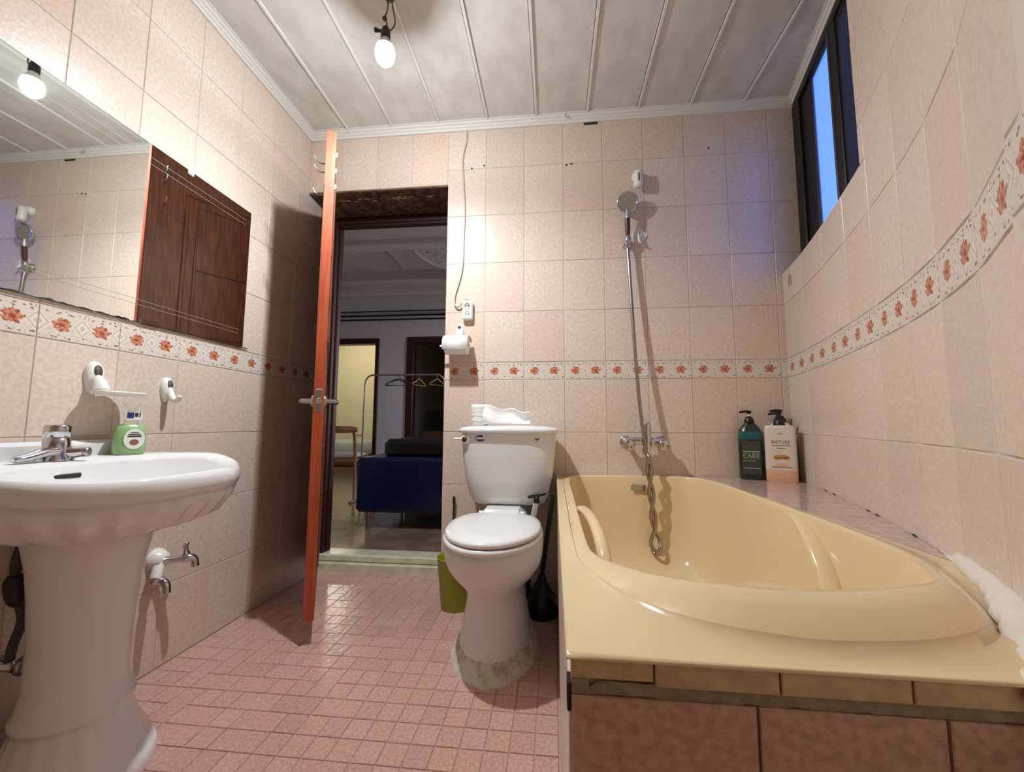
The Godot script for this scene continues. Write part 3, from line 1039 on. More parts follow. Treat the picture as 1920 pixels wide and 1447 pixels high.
	for i in 25:
		var r := PackedVector3Array()
		for k in 25:
			var px := lerpf(-0.92, 0.97, i / 24.0)
			var pz := lerpf(-0.87, 0.87, k / 24.0)
			var e := minf(minf(px + 0.92, 0.97 - px), minf(pz + 0.87, 0.87 - pz))
			r.append(Vector3(px, 0.22 + 0.17 * clampf(e / 0.06, 0, 1) + 0.03 * sin(px * 17.0 + pz * 9.0) * clampf(e * 6.0, 0, 1) + 0.015 * sin(pz * 31.0 - px * 12.0) * clampf(e * 6.0, 0, 1), pz))
		rows.append(r)
	cov.loft(rows, false)
	put(cov, "cover", M.bed_cloth, bed, 0)
	# unlit room: low cabinet with a black box on it
	var kc := thing("cabinet", "brown wooden cabinet in the unlit room beyond the far doorway", "cabinet", Vector3(-0.45, LIV_Y, -5.1))
	put(bx(Vector3(-0.5, 0.0, -0.25), Vector3(0.6, 0.62, 0.2), 0.006), "body", M.cabinet_wood, kc)
	for s in [-0.49, 0.06]:
		put(bx(Vector3(s, 0.03, 0.2), Vector3(s + 0.53, 0.6, 0.216), 0.004), "door", M.cabinet_wood, kc)
	var kb := thing("oven", "black countertop oven standing on the brown cabinet", "oven", Vector3(-0.45, LIV_Y + 0.62, -5.1))
	put(bx(Vector3(-0.45, 0.0, -0.22), Vector3(0.5, 0.36, 0.16), 0.01), "case", M.black_plastic, kb)
	put(bx(Vector3(-0.42, 0.05, 0.16), Vector3(0.3, 0.31, 0.17), 0.004), "door", M.black_leather, kb)
	# sofa, end on
	var so := thing("sofa", "navy leather sofa with black back cushion on metal legs", "sofa", Vector3(0.55, LIV_Y, -1.16))
	put(bx(Vector3(-0.60, 0.125, -0.40), Vector3(0.75, 0.50, 0.40), 0.022), "body", M.blue_leather, so)
	put(bx(Vector3(-0.47, 0.485, -0.36), Vector3(0.73, 0.625, 0.26), 0.035), "cushion", M.black_leather, so)
	for p in [[-0.53, 0.33], [0.68, 0.33], [-0.53, -0.33], [0.68, -0.33]]:
		put(lathe_of(Vector3(p[0], 0, p[1]), [Vector2(0.018, 0), Vector2(0.018, 0.128)], 14), "leg", M.steel, so)
	# lamp added out of view to brighten the living room
	var fl2 := thing("added_lamp", "added unseen floor lamp with a dish shade to brighten the living room", "floor lamp", Vector3(1.75, LIV_Y, -2.9))
	put(lathe_of(Vector3.ZERO, [Vector2(0.15, 0.0), Vector2(0.15, 0.015), Vector2(0.02, 0.03), Vector2(0.012, 0.05), Vector2(0.012, 1.42)], 24), "stand", M.steel, fl2)
	put(lathe_of(Vector3(0, 1.40, 0), [Vector2(0.012, 0.0), Vector2(0.04, 0.012), Vector2(0.06, 0.045), Vector2(0.05, 0.08), Vector2(0.02, 0.10), Vector2(0.0, 0.102)], 24), "lamp_globe", M.added_lamp_glow, fl2)
	put(lathe_of(Vector3(0, 1.50, 0), [Vector2(0.17, 0.0), Vector2(0.172, 0.004), Vector2(0.10, 0.05), Vector2(0.03, 0.07), Vector2(0.0, 0.072), Vector2(0.0, 0.066), Vector2(0.095, 0.044), Vector2(0.166, 0.0)], 28), "lamp_shade", M.steel, fl2)  # added with the lamp, shaped to keep its light off the ceiling
	var l2 := OmniLight3D.new()
	l2.name = "added_lamp_light"
	l2.light_color = Color(1.0, 0.97, 0.97)
	l2.light_energy = ADDED_LAMP
	l2.light_size = 0.05
	l2.omni_range = 12.0
	l2.omni_attenuation = 2.0
	l2.shadow_enabled = true
	l2.position = Vector3(0, 1.445, 0)
	fl2.add_child(l2)
	# clothes rack
	var rz := -1.85
	var ra := thing("clothes_rack", "thin silver tube clothes rack standing behind the sofa", "clothes rack", Vector3(-0.13, LIV_Y, rz))
	var rp := [Vector3(-0.415, 0.03, 0)]
	rp.append_array(spline([Vector3(-0.405, 1.12, 0), Vector3(-0.395, 1.17, 0), Vector3(-0.355, 1.21, 0), Vector3(-0.30, 1.215, 0)], 4))
	rp.append_array(spline([Vector3(0.30, 1.215, 0), Vector3(0.355, 1.21, 0), Vector3(0.395, 1.17, 0), Vector3(0.405, 1.12, 0)], 4))
	rp.append(Vector3(0.415, 0.03, 0))
	put(tube_of(rp, 0.009, 8), "frame", M.steel, ra)
	for s in [-1, 1]:
		put(tube_of([Vector3(s * 0.415, 0.012, -0.2), Vector3(s * 0.415, 0.012, 0.2)], 0.012, 8), "foot", M.steel, ra)
	put(tube_of([Vector3(-0.412, 0.62, 0), Vector3(-0.50, 0.62, 0)], 0.006, 8), "side_peg", M.steel, ra)
	for h in [[-0.09, "black_plastic", "black hanger in the tangle on the clothes rack", -0.25], [-0.065, "black_plastic", "black hanger in the tangle on the clothes rack", 0.2], [-0.045, "black_plastic", "black hanger in the tangle on the clothes rack", 0.5], [0.15, "yellow_hanger", "yellow hanger beside the black wire hangers", 1.2], [0.33, "yellow_hanger", "yellow hanger at the end of the clothes rack", 1.0]]:
		var hg := thing("clothes_hanger", h[2], "hanger", Vector3(-0.13 + h[0], LIV_Y + 1.226, rz), h[3], "hangers on the rack")
		var sp := spline([Vector3(0, -0.006, 0.012), Vector3(0, 0.004, 0.0), Vector3(0, -0.006, -0.012), Vector3(0, -0.03, -0.006), Vector3(0, -0.05, 0.0)], 4)
		put(tube_of(sp, 0.0022, 6), "hook", M[h[1]], hg)
		var w := 0.12 if h[1] == "black_plastic" else 0.09
		put(tube_of([Vector3(0, -0.05, 0), Vector3(w, -0.10, 0), Vector3(w, -0.115, 0), Vector3(-w, -0.115, 0), Vector3(-w, -0.10, 0), Vector3(0, -0.05, 0)], 0.004, 6), "bar", M[h[1]], hg)
	# dining chair, its back towards us
	var ch := thing("dining_chair", "light wooden dining chair with a pale padded seat", "chair", Vector3(-0.90, LIV_Y, -2.0), 0.12)
	for s in [-1, 1]:
		put(tube_of(spline([Vector3(s * 0.215, 0, 0.02), Vector3(s * 0.205, 0.40, 0.0), Vector3(s * 0.20, 0.55, 0.01), Vector3(s * 0.195, 0.70, 0.05)], 4), [0.013, 0.014, 0.015, 0.016, 0.018, 0.018, 0.018, 0.018, 0.017, 0.016, 0.016, 0.015, 0.015], 8), "leg", M.chair_wood, ch)
		put(tube_of([Vector3(s * 0.21, 0, -0.42), Vector3(s * 0.19, 0.40, -0.38)], [0.012, 0.018], 8), "leg", M.chair_wood, ch)
		put(tube_of([Vector3(s * 0.205, 0.36, 0.0), Vector3(s * 0.19, 0.36, -0.38)], 0.014, 8), "side_rail", M.chair_wood, ch)
	put(bx(Vector3(-0.2, 0.34, -0.01), Vector3(0.2, 0.385, 0.012), 0.006), "back_rail", M.chair_wood, ch)
	put(bx(Vector3(-0.2, 0.34, -0.39), Vector3(0.2, 0.385, -0.37), 0.006), "front_rail", M.chair_wood, ch)
	var br := MB.new()
	var rings := []
	for i in 13:
		var q := lerpf(-1, 1, i / 12.0)
		var r := PackedVector3Array()
		var zz := 0.05 + 0.045 * (1.0 - q * q)
		var hh := 0.037 * (1.0 - 0.35 * pow(absf(q), 6.0))
		for k in 10:
			var a := TAU * k / 10
			r.append(Vector3(q * 0.235, 0.675 + sin(a) * hh, zz + cos(a) * 0.012))
		rings.append(r)
	br.loft(rings)
	put(br, "top_rail", M.chair_wood, ch)
	var seat := MB.new()
	rings = []
	for e in [[0.90, 0.385], [1.0, 0.395], [1.0, 0.41], [0.9, 0.425], [0.5, 0.43]]:
		var r := PackedVector3Array()
		for k in 24:
			var a := TAU * k / 24
			r.append(Vector3(signf(cos(a)) * pow(absf(cos(a)), 0.6) * 0.22 * e[0], e[1], -0.18 + signf(sin(a)) * pow(absf(sin(a)), 0.6) * 0.215 * e[0]))
		rings.append(r)
	seat.loft(rings)
	put(seat, "seat", M.seat_cloth, ch)

# ------------------------------------------------------------------ bathtub and its surround
func build_tub() -> void:
	var Y := TUB_Y
	var c := Vector2(1.68, 0.78)
	# outer edge of the flange; the bowed wall cuts its far front corner
	var outer := [Vector3(1.338, Y, 0.004), Vector3(2.03, Y, 0.004)]
	var z := 1.17
	while z < 1.54:
		outer.append(Vector3(minf(2.03, wall_x(z) - 0.004), Y, z))
		z += 0.03
	outer.append(Vector3(wall_x(1.537) - 0.004, Y, 1.537))
	outer.append(Vector3(1.338, Y, 1.537))
	var crease := spline([Vector3(1.46, Y, 0.022), Vector3(1.70, Y, 0.018), Vector3(1.92, Y, 0.022), Vector3(2.005, Y, 0.09), Vector3(2.02, Y, 0.30), Vector3(2.018, Y, 0.8), Vector3(2.005, Y, 1.05), Vector3(1.975, Y, 1.20), Vector3(1.90, Y, 1.345), Vector3(1.835, Y, 1.44), Vector3(1.75, Y, 1.488), Vector3(1.66, Y, 1.506), Vector3(1.584, Y, 1.505), Vector3(1.489, Y, 1.466), Vector3(1.42, Y, 1.39), Vector3(1.378, Y, 1.27), Vector3(1.367, Y, 1.12), Vector3(1.366, Y, 0.6), Vector3(1.368, Y, 0.2), Vector3(1.39, Y, 0.07)], 5, true)
	var crest := spline([Vector3(1.48, Y + 0.006, 0.05), Vector3(1.70, Y + 0.006, 0.046), Vector3(1.88, Y + 0.006, 0.052), Vector3(1.965, Y + 0.006, 0.12), Vector3(1.992, Y + 0.006, 0.32), Vector3(1.992, Y + 0.006, 0.8), Vector3(1.982, Y + 0.007, 1.05), Vector3(1.950, Y + 0.012, 1.19), Vector3(1.885, Y + 0.026, 1.30), Vector3(1.835, Y + 0.034, 1.368), Vector3(1.766, Y + 0.040, 1.41), Vector3(1.689, Y + 0.041, 1.433), Vector3(1.61, Y + 0.041, 1.44), Vector3(1.55, Y + 0.038, 1.425), Vector3(1.495, Y + 0.030, 1.385), Vector3(1.44, Y + 0.019, 1.315), Vector3(1.402, Y + 0.010, 1.235), Vector3(1.390, Y + 0.007, 1.12), Vector3(1.390, Y + 0.006, 0.6), Vector3(1.392, Y + 0.006, 0.22), Vector3(1.415, Y + 0.006, 0.10)], 5, true)
	var fy := 0.19
	var bottom := spline([Vector3(1.55, fy, 0.20), Vector3(1.70, fy, 0.19), Vector3(1.84, fy, 0.21), Vector3(1.885, fy, 0.30), Vector3(1.89, fy, 0.7), Vector3(1.87, fy, 0.95), Vector3(1.80, fy, 1.06), Vector3(1.68, fy, 1.10), Vector3(1.56, fy, 1.05), Vector3(1.50, fy, 0.93), Vector3(1.485, fy, 0.6), Vector3(1.495, fy, 0.28)], 5, true)
	var angs := []
	for k in 160: angs.append(TAU * k / 160)
	for q in outer: angs.append(fposmod(atan2(q.z - c.y, q.x - c.x), TAU))
	angs.sort()
	var R := []
	for k in 17: R.append(PackedVector3Array())
	for a in angs:
		var o := ray_out(outer, c, a)
		var cr := ray_out(crease, c, a)
		var cs := ray_out(crest, c, a)
		var b := ray_out(bottom, c, a)
		R[0].append(o + Vector3(0, -0.0035, 0))
		R[1].append(o + Vector3(0, -0.001, 0))
		R[2].append(o.lerp(cr, 0.06))
		R[3].append(cr.lerp(o, 0.02) + Vector3(0, 0, 0))
		# gentle swell from crease to crest
		var rise := cs.y - Y
		for k in 3:
			var t: float = [0.12, 0.5, 0.86][k]
			var p := cr.lerp(cs, t)
			p.y = Y + rise * [0.30, 0.80, 0.985][k]
			R[4 + k].append(p)
		R[7].append(cs)
		var hv := [[0.02, 0.02], [0.05, 0.07], [0.10, 0.20], [0.20, 0.46], [0.31, 0.69], [0.46, 0.86], [0.68, 0.96], [1.0, 1.0]]
		for k in 8:
			var p := cs.lerp(b, hv[k][0])
			p.y = lerpf(cs.y, fy, hv[k][1])
			R[8 + k].append(p)
		R[16].append(Vector3(c.x, fy - 0.012, c.y).lerp(b, 0.1))
	var m := MB.new()
	m.loft(R, true, false, true, [2, 4])
	var tub := thing("bathtub", "cream acrylic bathtub with moulded armrests built into a tiled surround", "bathtub")
	put(m, "shell", M.cream_tub, tub, 0)
	# fine dark joint round the rim on the open side
	var gl := []
	for a in range(118, 262, 4):
		var p := ray_out(crease, c, deg_to_rad(a))
		gl.append(p + Vector3(-0.001, 0.0002, 0))
	var glr := []
	for k in gl.size(): glr.append(0.0009 * minf(1.0, minf(k, gl.size() - 1 - k) / 8.0) + 0.0001)
	put(tube_of(gl, glr, 6), "rim_joint", M.ink_grey, tub)
	# overflow plate, drain
	var ov := put(bx(Vector3(-0.032, -0.013, -0.002), Vector3(0.032, 0.013, 0.003), 0.002), "overflow_plate", M.steel, tub)
	ov.transform = Transform3D(Basis.from_euler(Vector3(0.12, 0, 0)), Vector3(1.708, 0.533, 0.068))
	put(lathe_of(Vector3(1.69, fy - 0.006, 0.32), [Vector2(0.026, 0), Vector2(0.026, 0.004), Vector2(0.02, 0.006), Vector2(0.0, 0.004)], 20), "drain", M.chrome, tub)
	# moulded grab handle on the open side and ridges of the seat on the wall side
	var gh := spline([Vector3(1.386, 0.555, 0.74), Vector3(1.404, 0.576, 0.79), Vector3(1.416, 0.585, 0.90), Vector3(1.422, 0.583, 1.03), Vector3(1.424, 0.565, 1.13), Vector3(1.428, 0.52, 1.19)], 5)
	put(tube_of(gh, 0.014, 12, 0.8), "grab_handle", M.cream_tub, tub)
	var gr := []
	var gp := []
	for e in [[0.76, 0.03, 0.014], [0.80, 0.06, 0.022], [0.85, 0.12, 0.027], [0.92, 0.27, 0.029], [0.99, 0.47, 0.027], [1.04, 0.64, 0.02], [1.08, 0.76, 0.008]]:
		var a := atan2(e[0] - c.y, 1.95 - c.x)
		var cs := ray_out(crest, c, a)
		var b := ray_out(bottom, c, a)
		var h: float = [0.03, 0.06, 0.12, 0.22, 0.30, 0.40, 0.50][gp.size()]
		var p := cs.lerp(b, h)
		p.y = lerpf(cs.y, fy, e[1])
		gp.append(p)
		gr.append(e[2])
	put(tube_of(gp, gr, 14, 0.5), "armrest", M.cream_tub, tub)

	# ---- masonry surround
	var s := thing("tub_surround", "tiled masonry surround below and beside the cream bathtub", "tub surround")
	put(bx(Vector3(1.346, 0.0, 0.003), Vector3(1.366, Y - 0.03, 1.52)), "side_wall", M.cement, s)
	put(bx(Vector3(1.346, 0.0, 1.50), Vector3(wall_x(1.52) - 0.01, Y - 0.03, 1.526)), "front_wall", M.cement, s)
	# tiles on the open side
	var zz := [0.004, 0.2, 0.4, 0.6, 0.8, 1.0, 1.2, 1.4, 1.53]
	for i in 8:
		for j in [[0.0, 0.27], [0.27, 0.545]]:
			lay(s, Vector3(1.341, (j[0] + j[1]) / 2, (zz[i] + zz[i + 1]) / 2), Vector3(-1, 0, 0), Vector3.UP, zz[i + 1] - zz[i], j[1] - j[0], M.wall_tile_1, 0.003, 0.006)
	# narrow cream tiles right under the rim, a band of cement, pink tiles below
	var cx := [1.342, 1.428, 1.55, 1.671, wall_x(1.53) - 0.012]
	for i in 4:
		var lowy := 0.5535 if i == 0 else 0.549
		lay(s, Vector3((cx[i] + cx[i + 1]) / 2, (lowy + 0.5755) / 2, 1.533), Vector3(0, 0, 1), Vector3.UP, cx[i + 1] - cx[i], 0.5755 - lowy, M.cream_tile, 0.002, 0.007, 0.004)
	# ragged cement band
	var top := []
	var low := []
	for i in 41:
		var x := lerpf(1.35, wall_x(1.53) - 0.012, i / 40.0)
		top.append(Vector3(x, 0.5505 - (0.006 if x < 1.372 else 0.0) + rng.randf_range(-0.0008, 0.0008), 1.5285))
		low.append(Vector3(x, 0.5375 + rng.randf_range(-0.0015, 0.0015), 1.5295))
	var cb := MB.new()
	for i in 40:
		cb.quad(low[i], low[i + 1], top[i + 1], top[i])
	put(cb, "cement_band", M.cement, s, 2)
	# broken corner piece
	put(bx(Vector3(1.343, 0.5365, 1.525), Vector3(1.362, 0.5535, 1.5305), 0.001), "broken_corner", M.cement, s)
	put(bx(Vector3(1.339, 0.52, 1.51), Vector3(1.3435, 0.548, 1.5315), 0.001), "dark_gap", M.dark_gap, s)
	var px := [1.342, 1.528, 1.70, wall_x(1.53) - 0.012]
	for i in 3:
		for j in [[0.0, 0.285], [0.285, 0.5385]]:
			lay(s, Vector3((px[i] + px[i + 1]) / 2, (j[0] + j[1]) / 2, 1.532), Vector3(0, 0, 1), Vector3.UP, px[i + 1] - px[i], j[1] - j[0], M.panel_tile, 0.003, 0.007)
	# ledge between the tub and the bowed wall, laid with glossy tiles
	put(ledge(0.004, 1.19, Y - 0.30, Y - 0.008, 0.0), "ledge_bed", M.cement, s)
	for e in [[0.004, 0.20], [0.20, 0.405], [0.405, 0.61], [0.61, 0.81], [0.81, 1.01], [1.01, 1.17]]:
		put(ledge(e[0] + 0.001, e[1] - 0.001, Y - 0.008, Y, 0.002), "ledge_tile", M.ledge_tile, s)
	# thick ragged bead of white filler where the tub meets the wall
	var n := 60
	var rings := []
	for i in n + 1:
		var q := lerpf(1.10, 1.56, float(i) / n)
		var arc := arc_of_z(q)
		var p := at_arc(arc)
		var o := arc_n(arc)
		var wgt := clampf((q - 1.10) / 0.10, 0.12, 1.0)
		var wob := 1.0 + 0.12 * sin(q * 37.0) + 0.08 * sin(q * 143.0 + 1.0) + rng.randf_range(-0.05, 0.05)
		var w := (0.010 + 0.022 * clampf((q - 1.2) / 0.25, 0, 1)) * wgt * wob
		var h := (0.010 + 0.004 * clampf((q - 1.2) / 0.2, 0, 1)) * wgt * (1.0 + 0.12 * sin(q * 83.0))
		var base := Y + (0.012 if q < 1.46 and q > 1.17 else 0.0)
		var r := PackedVector3Array()
		r.append(p - o * 0.002 + Vector3(0, base - 0.02, 0))
		r.append(p + o * w + Vector3(0, base - 0.014, 0))
		r.append(p + o * w * 0.85 + Vector3(0, base + 0.003, 0))
		r.append(p + o * w * 0.4 + Vector3(0, base + h * 0.55, 0))
		r.append(p + o * 0.003 + Vector3(0, base + h, 0))
		r.append(p - o * 0.002 + Vector3(0, base + h, 0))
		rings.append(r)
	var bead := MB.new()
	bead.loft(rings)
	put(bead, "filler_bead", M.caulk, s).set_meta("label", "ragged white filler between tub and wall")
	# dark dirt in the joint along the wall
	for q in [0.36, 0.44, 0.72, 0.78, 0.99]:
		var p := at_arc(arc_of_z(q))
		var o := arc_n(arc_of_z(q))
		var d := (at_arc(arc_of_z(q) + 0.02) - p).normalized()
		put(tube_of([p + o * 0.002 + Vector3(0, Y + 0.001, 0) - d * 0.014, p + o * 0.003 + Vector3(0, Y + 0.002, 0), p + o * 0.002 + Vector3(0, Y + 0.001, 0) + d * 0.014], [0.0006, 0.0018, 0.0006], 6), "grime", M.dark_gap, s)

func ledge(z0: float, z1: float, y0: float, y1: float, gap: float) -> MB:
	var m := MB.new()
	var n := 6
	var prev := []
	for i in n + 1:
		var z := lerpf(z0, z1, float(i) / n)
		var xa := 2.031
		var xb := maxf(wall_x(z) - 0.003, xa + 0.0005)
		var cur := [Vector3(xa, y0, z), Vector3(xa, y1, z), Vector3(xb, y1, z), Vector3(xb, y0, z)]
		if i == 0:
			m.quad(cur[3], cur[2], cur[1], cur[0], -1)
		else:
			for k in 4:
				m.quad(prev[k], prev[(k + 1) % 4], cur[(k + 1) % 4], cur[k], -1)
		prev = cur
	m.quad(prev[0], prev[1], prev[2], prev[3], -1)
	return m

# ------------------------------------------------------------------ toilet
func egg(cx: float, z0: float, z1: float, hw: float, y: float, n := 40, sq := 0.8) -> PackedVector3Array:
	# plan outline: round at the front (z1), squarer at the back (z0)
	var r := PackedVector3Array()
	var zm := lerpf(z0, z1, 0.46)
	for k in n:
		var a := TAU * k / n
		var s := sin(a)
		var co := cos(a)
		if s >= 0:
			r.append(Vector3(cx + co * hw, y, zm + s * (z1 - zm)))
		else:
			r.append(Vector3(cx + signf(co) * pow(absf(co), sq) * hw, y, zm - pow(absf(s), sq) * (zm - z0)))
	return r

func build_toilet() -> void:
	var X := 1.108
	var t := thing("toilet", "white close-coupled toilet with its lid down", "toilet")
	var b := MB.new()
	var rings := []
	for e in [[0.0, 0.20, 0.645, 0.136], [0.03, 0.20, 0.642, 0.134], [0.09, 0.21, 0.625, 0.124], [0.15, 0.22, 0.607, 0.113], [0.20, 0.22, 0.60, 0.107], [0.235, 0.22, 0.608, 0.112], [0.262, 0.215, 0.632, 0.132], [0.29, 0.21, 0.665, 0.155], [0.32, 0.21, 0.695, 0.170], [0.35, 0.21, 0.716, 0.177], [0.39, 0.21, 0.727, 0.179], [0.408, 0.21, 0.727, 0.178], [0.414, 0.215, 0.722, 0.174]]:
		rings.append(egg(X, e[1], e[2], e[3], e[0]))
	b.loft(rings)
	put(b, "bowl", M.white_ceramic, t)
	var sh := put(bx(Vector3(X - 0.10, 0.36, 0.03), Vector3(X + 0.10, 0.462, 0.30), 0.03), "tank_shelf", M.white_ceramic, t)
	b = MB.new()
	rings = []
	for e in [[0.412, 0.008], [0.416, 0.0], [0.428, 0.0], [0.432, 0.006]]:
		rings.append(egg(X, 0.255 + e[1], 0.738 - e[1], 0.178 - e[1], e[0]))
	b.loft(rings)
	put(b, "seat", M.seat_plastic, t)
	b = MB.new()
	rings = []
	for e in [[0.4345, 0.010], [0.438, 0.003], [0.446, 0.002], [0.453, 0.008], [0.457, 0.03], [0.459, 0.08]]:
		rings.append(egg(X, 0.262 + e[1], 0.733 - e[1], 0.174 - e[1], e[0]))
	b.loft(rings)
	put(b, "lid", M.seat_plastic, t)
	for s in [-1, 1]:
		put(turned(Vector3(X + s * 0.075 - 0.02, 0.444, 0.262), Vector3.RIGHT, [Vector2(0.011, 0), Vector2(0.011, 0.04)], 12), "hinge", M.seat_plastic, t)
	# tank, tapering downwards, with a bowed front
	b = MB.new()
	rings = []
	for e in [[0.462, 0.150, 0.155], [0.468, 0.160, 0.168], [0.50, 0.178, 0.188], [0.58, 0.196, 0.205], [0.68, 0.208, 0.212], [0.775, 0.214, 0.215]]:
		rings.append(tank_ring(X + 0.016, e[1], 0.022, e[2], e[0]))
	b.loft(rings)
	put(b, "tank", M.white_ceramic, t)
	b = MB.new()
	rings = []
	for e in [[0.776, 0.012], [0.779, 0.002], [0.790, 0.0], [0.797, 0.004], [0.803, 0.018], [0.809, 0.06], [0.811, 0.11]]:
		rings.append(tank_ring(X + 0.016, 0.226 - e[1], 0.014 + e[1] * 0.3, 0.232 - e[1] * 0.8, e[0]))
	b.loft(rings)
	put(b, "tank_lid", M.white_ceramic, t)
	# flush lever
	var lv := Node3D.new()
	lv.name = "flush_lever"
	t.add_child(lv)
	put(turned(Vector3(0.940, 0.750, 0.196), Vector3(-0.25, 0, 1), [Vector2(0.020, 0), Vector2(0.021, 0.012), Vector2(0.017, 0.019), Vector2(0.0, 0.020)], 18), "boss", M.white_plastic, lv)
	put(turned(Vector3(0.9355, 0.750, 0.2145), Vector3(-0.25, 0, 1), [Vector2(0.0125, 0), Vector2(0.0125, 0.0025), Vector2(0.0, 0.003)], 16), "cap", M.brown_handle, lv)
	put(tube_of([Vector3(0.935, 0.750, 0.205), Vector3(0.912, 0.752, 0.208), Vector3(0.888, 0.752, 0.204)], [0.006, 0.005, 0.006], 8), "arm", M.white_plastic, lv)
	# oval sticker and the small printed mark
	var st := oval(0.024, 0.0135)
	var sm := MB.new()
	sm.prism(Transform3D(Basis.from_euler(Vector3(0, -0.06, 0)), Vector3(1.008, 0.7555, 0.2228)), st, 0.0, 0.0008)
	var stk := put(sm, "sticker", M.label_blue, t)
	sm = MB.new()
	sm.prism(Transform3D(Basis.from_euler(Vector3(0, -0.06, 0)), Vector3(1.008, 0.7555, 0.2236)), PackedVector2Array([Vector2(-0.02, -0.005), Vector2(0.022, -0.005), Vector2(0.02, 0.005), Vector2(-0.02, 0.005)]), 0.0, 0.0004)
	put(sm, "band", M.label_white, stk)
	sm = MB.new()
	sm.prism(Transform3D(Basis.from_euler(Vector3(0, -0.06, 0)), Vector3(1.019, 0.7555, 0.2240)), PackedVector2Array([Vector2(-0.008, -0.004), Vector2(0.008, -0.004), Vector2(0.007, 0.004), Vector2(-0.006, 0.004)]), 0.0, 0.0004)
	put(sm, "band", M.yellow_print, stk)
	var mk := MB.new()
	mk.box(Vector3(1.243, 0.752, 0.2190), Vector3(1.266, 0.7555, 0.2232))
	mk.box(Vector3(1.2545, 0.744, 0.2190), Vector3(1.258, 0.752, 0.2228))
	put(mk, "printed_mark", M.ink, t)
	# ragged mortar round the foot
	b = MB.new()
	rings = []
	var rr := RandomNumberGenerator.new()
	rr.seed = 8
	var n := 72
	var outs := []
	for k in n: outs.append(rr.randf_range(0.85, 1.2))
	for e in [[-0.002, 0.023], [0.006, 0.022], [0.018, 0.016], [0.032, 0.010], [0.046, 0.005], [0.056, 0.002], [0.058, -0.008]]:
		var base := egg(X, 0.20, 0.645 - 0.12 * maxf(e[0], 0.0), 0.136 - 0.11 * maxf(e[0], 0.0), e[0], n)
		for k in n:
			var d := Vector3(base[k].x - X, 0, base[k].z - 0.42).normalized()
			base[k] += d * (e[1] * outs[k] * (1.0 if e[1] > 0.002 else 0.6))
			base[k].y = e[0] * (0.7 + 0.3 * outs[(k * 7) % n]) if e[0] > 0 else e[0]
		rings.append(base)
	b.loft(rings, true, true, false)
	put(b, "mortar_base", M.mortar, t).set_meta("label", "ragged dirty white mortar round the toilet foot")

func tank_ring(cx: float, hw: float, z0: float, z1: float, y: float) -> PackedVector3Array:
	var r := PackedVector3Array()
	var n := 48
	for k in n:
		var a := TAU * k / n
		var co := signf(cos(a)) * pow(absf(cos(a)), 0.42)
		var si := signf(sin(a)) * pow(absf(sin(a)), 0.42)
		var zm := (z0 + z1) / 2
		var p := Vector3(cx + co * hw, y, zm + si * (z1 - z0) / 2)
		if si > 0: p.z += 0.014 * (1.0 - co * co) * si
		r.append(p)
	return r

func oval(a: float, b: float, n := 24) -> PackedVector2Array:
	var r := PackedVector2Array()
	for k in n: r.append(Vector2(cos(TAU * k / n) * a, sin(TAU * k / n) * b))
	return r

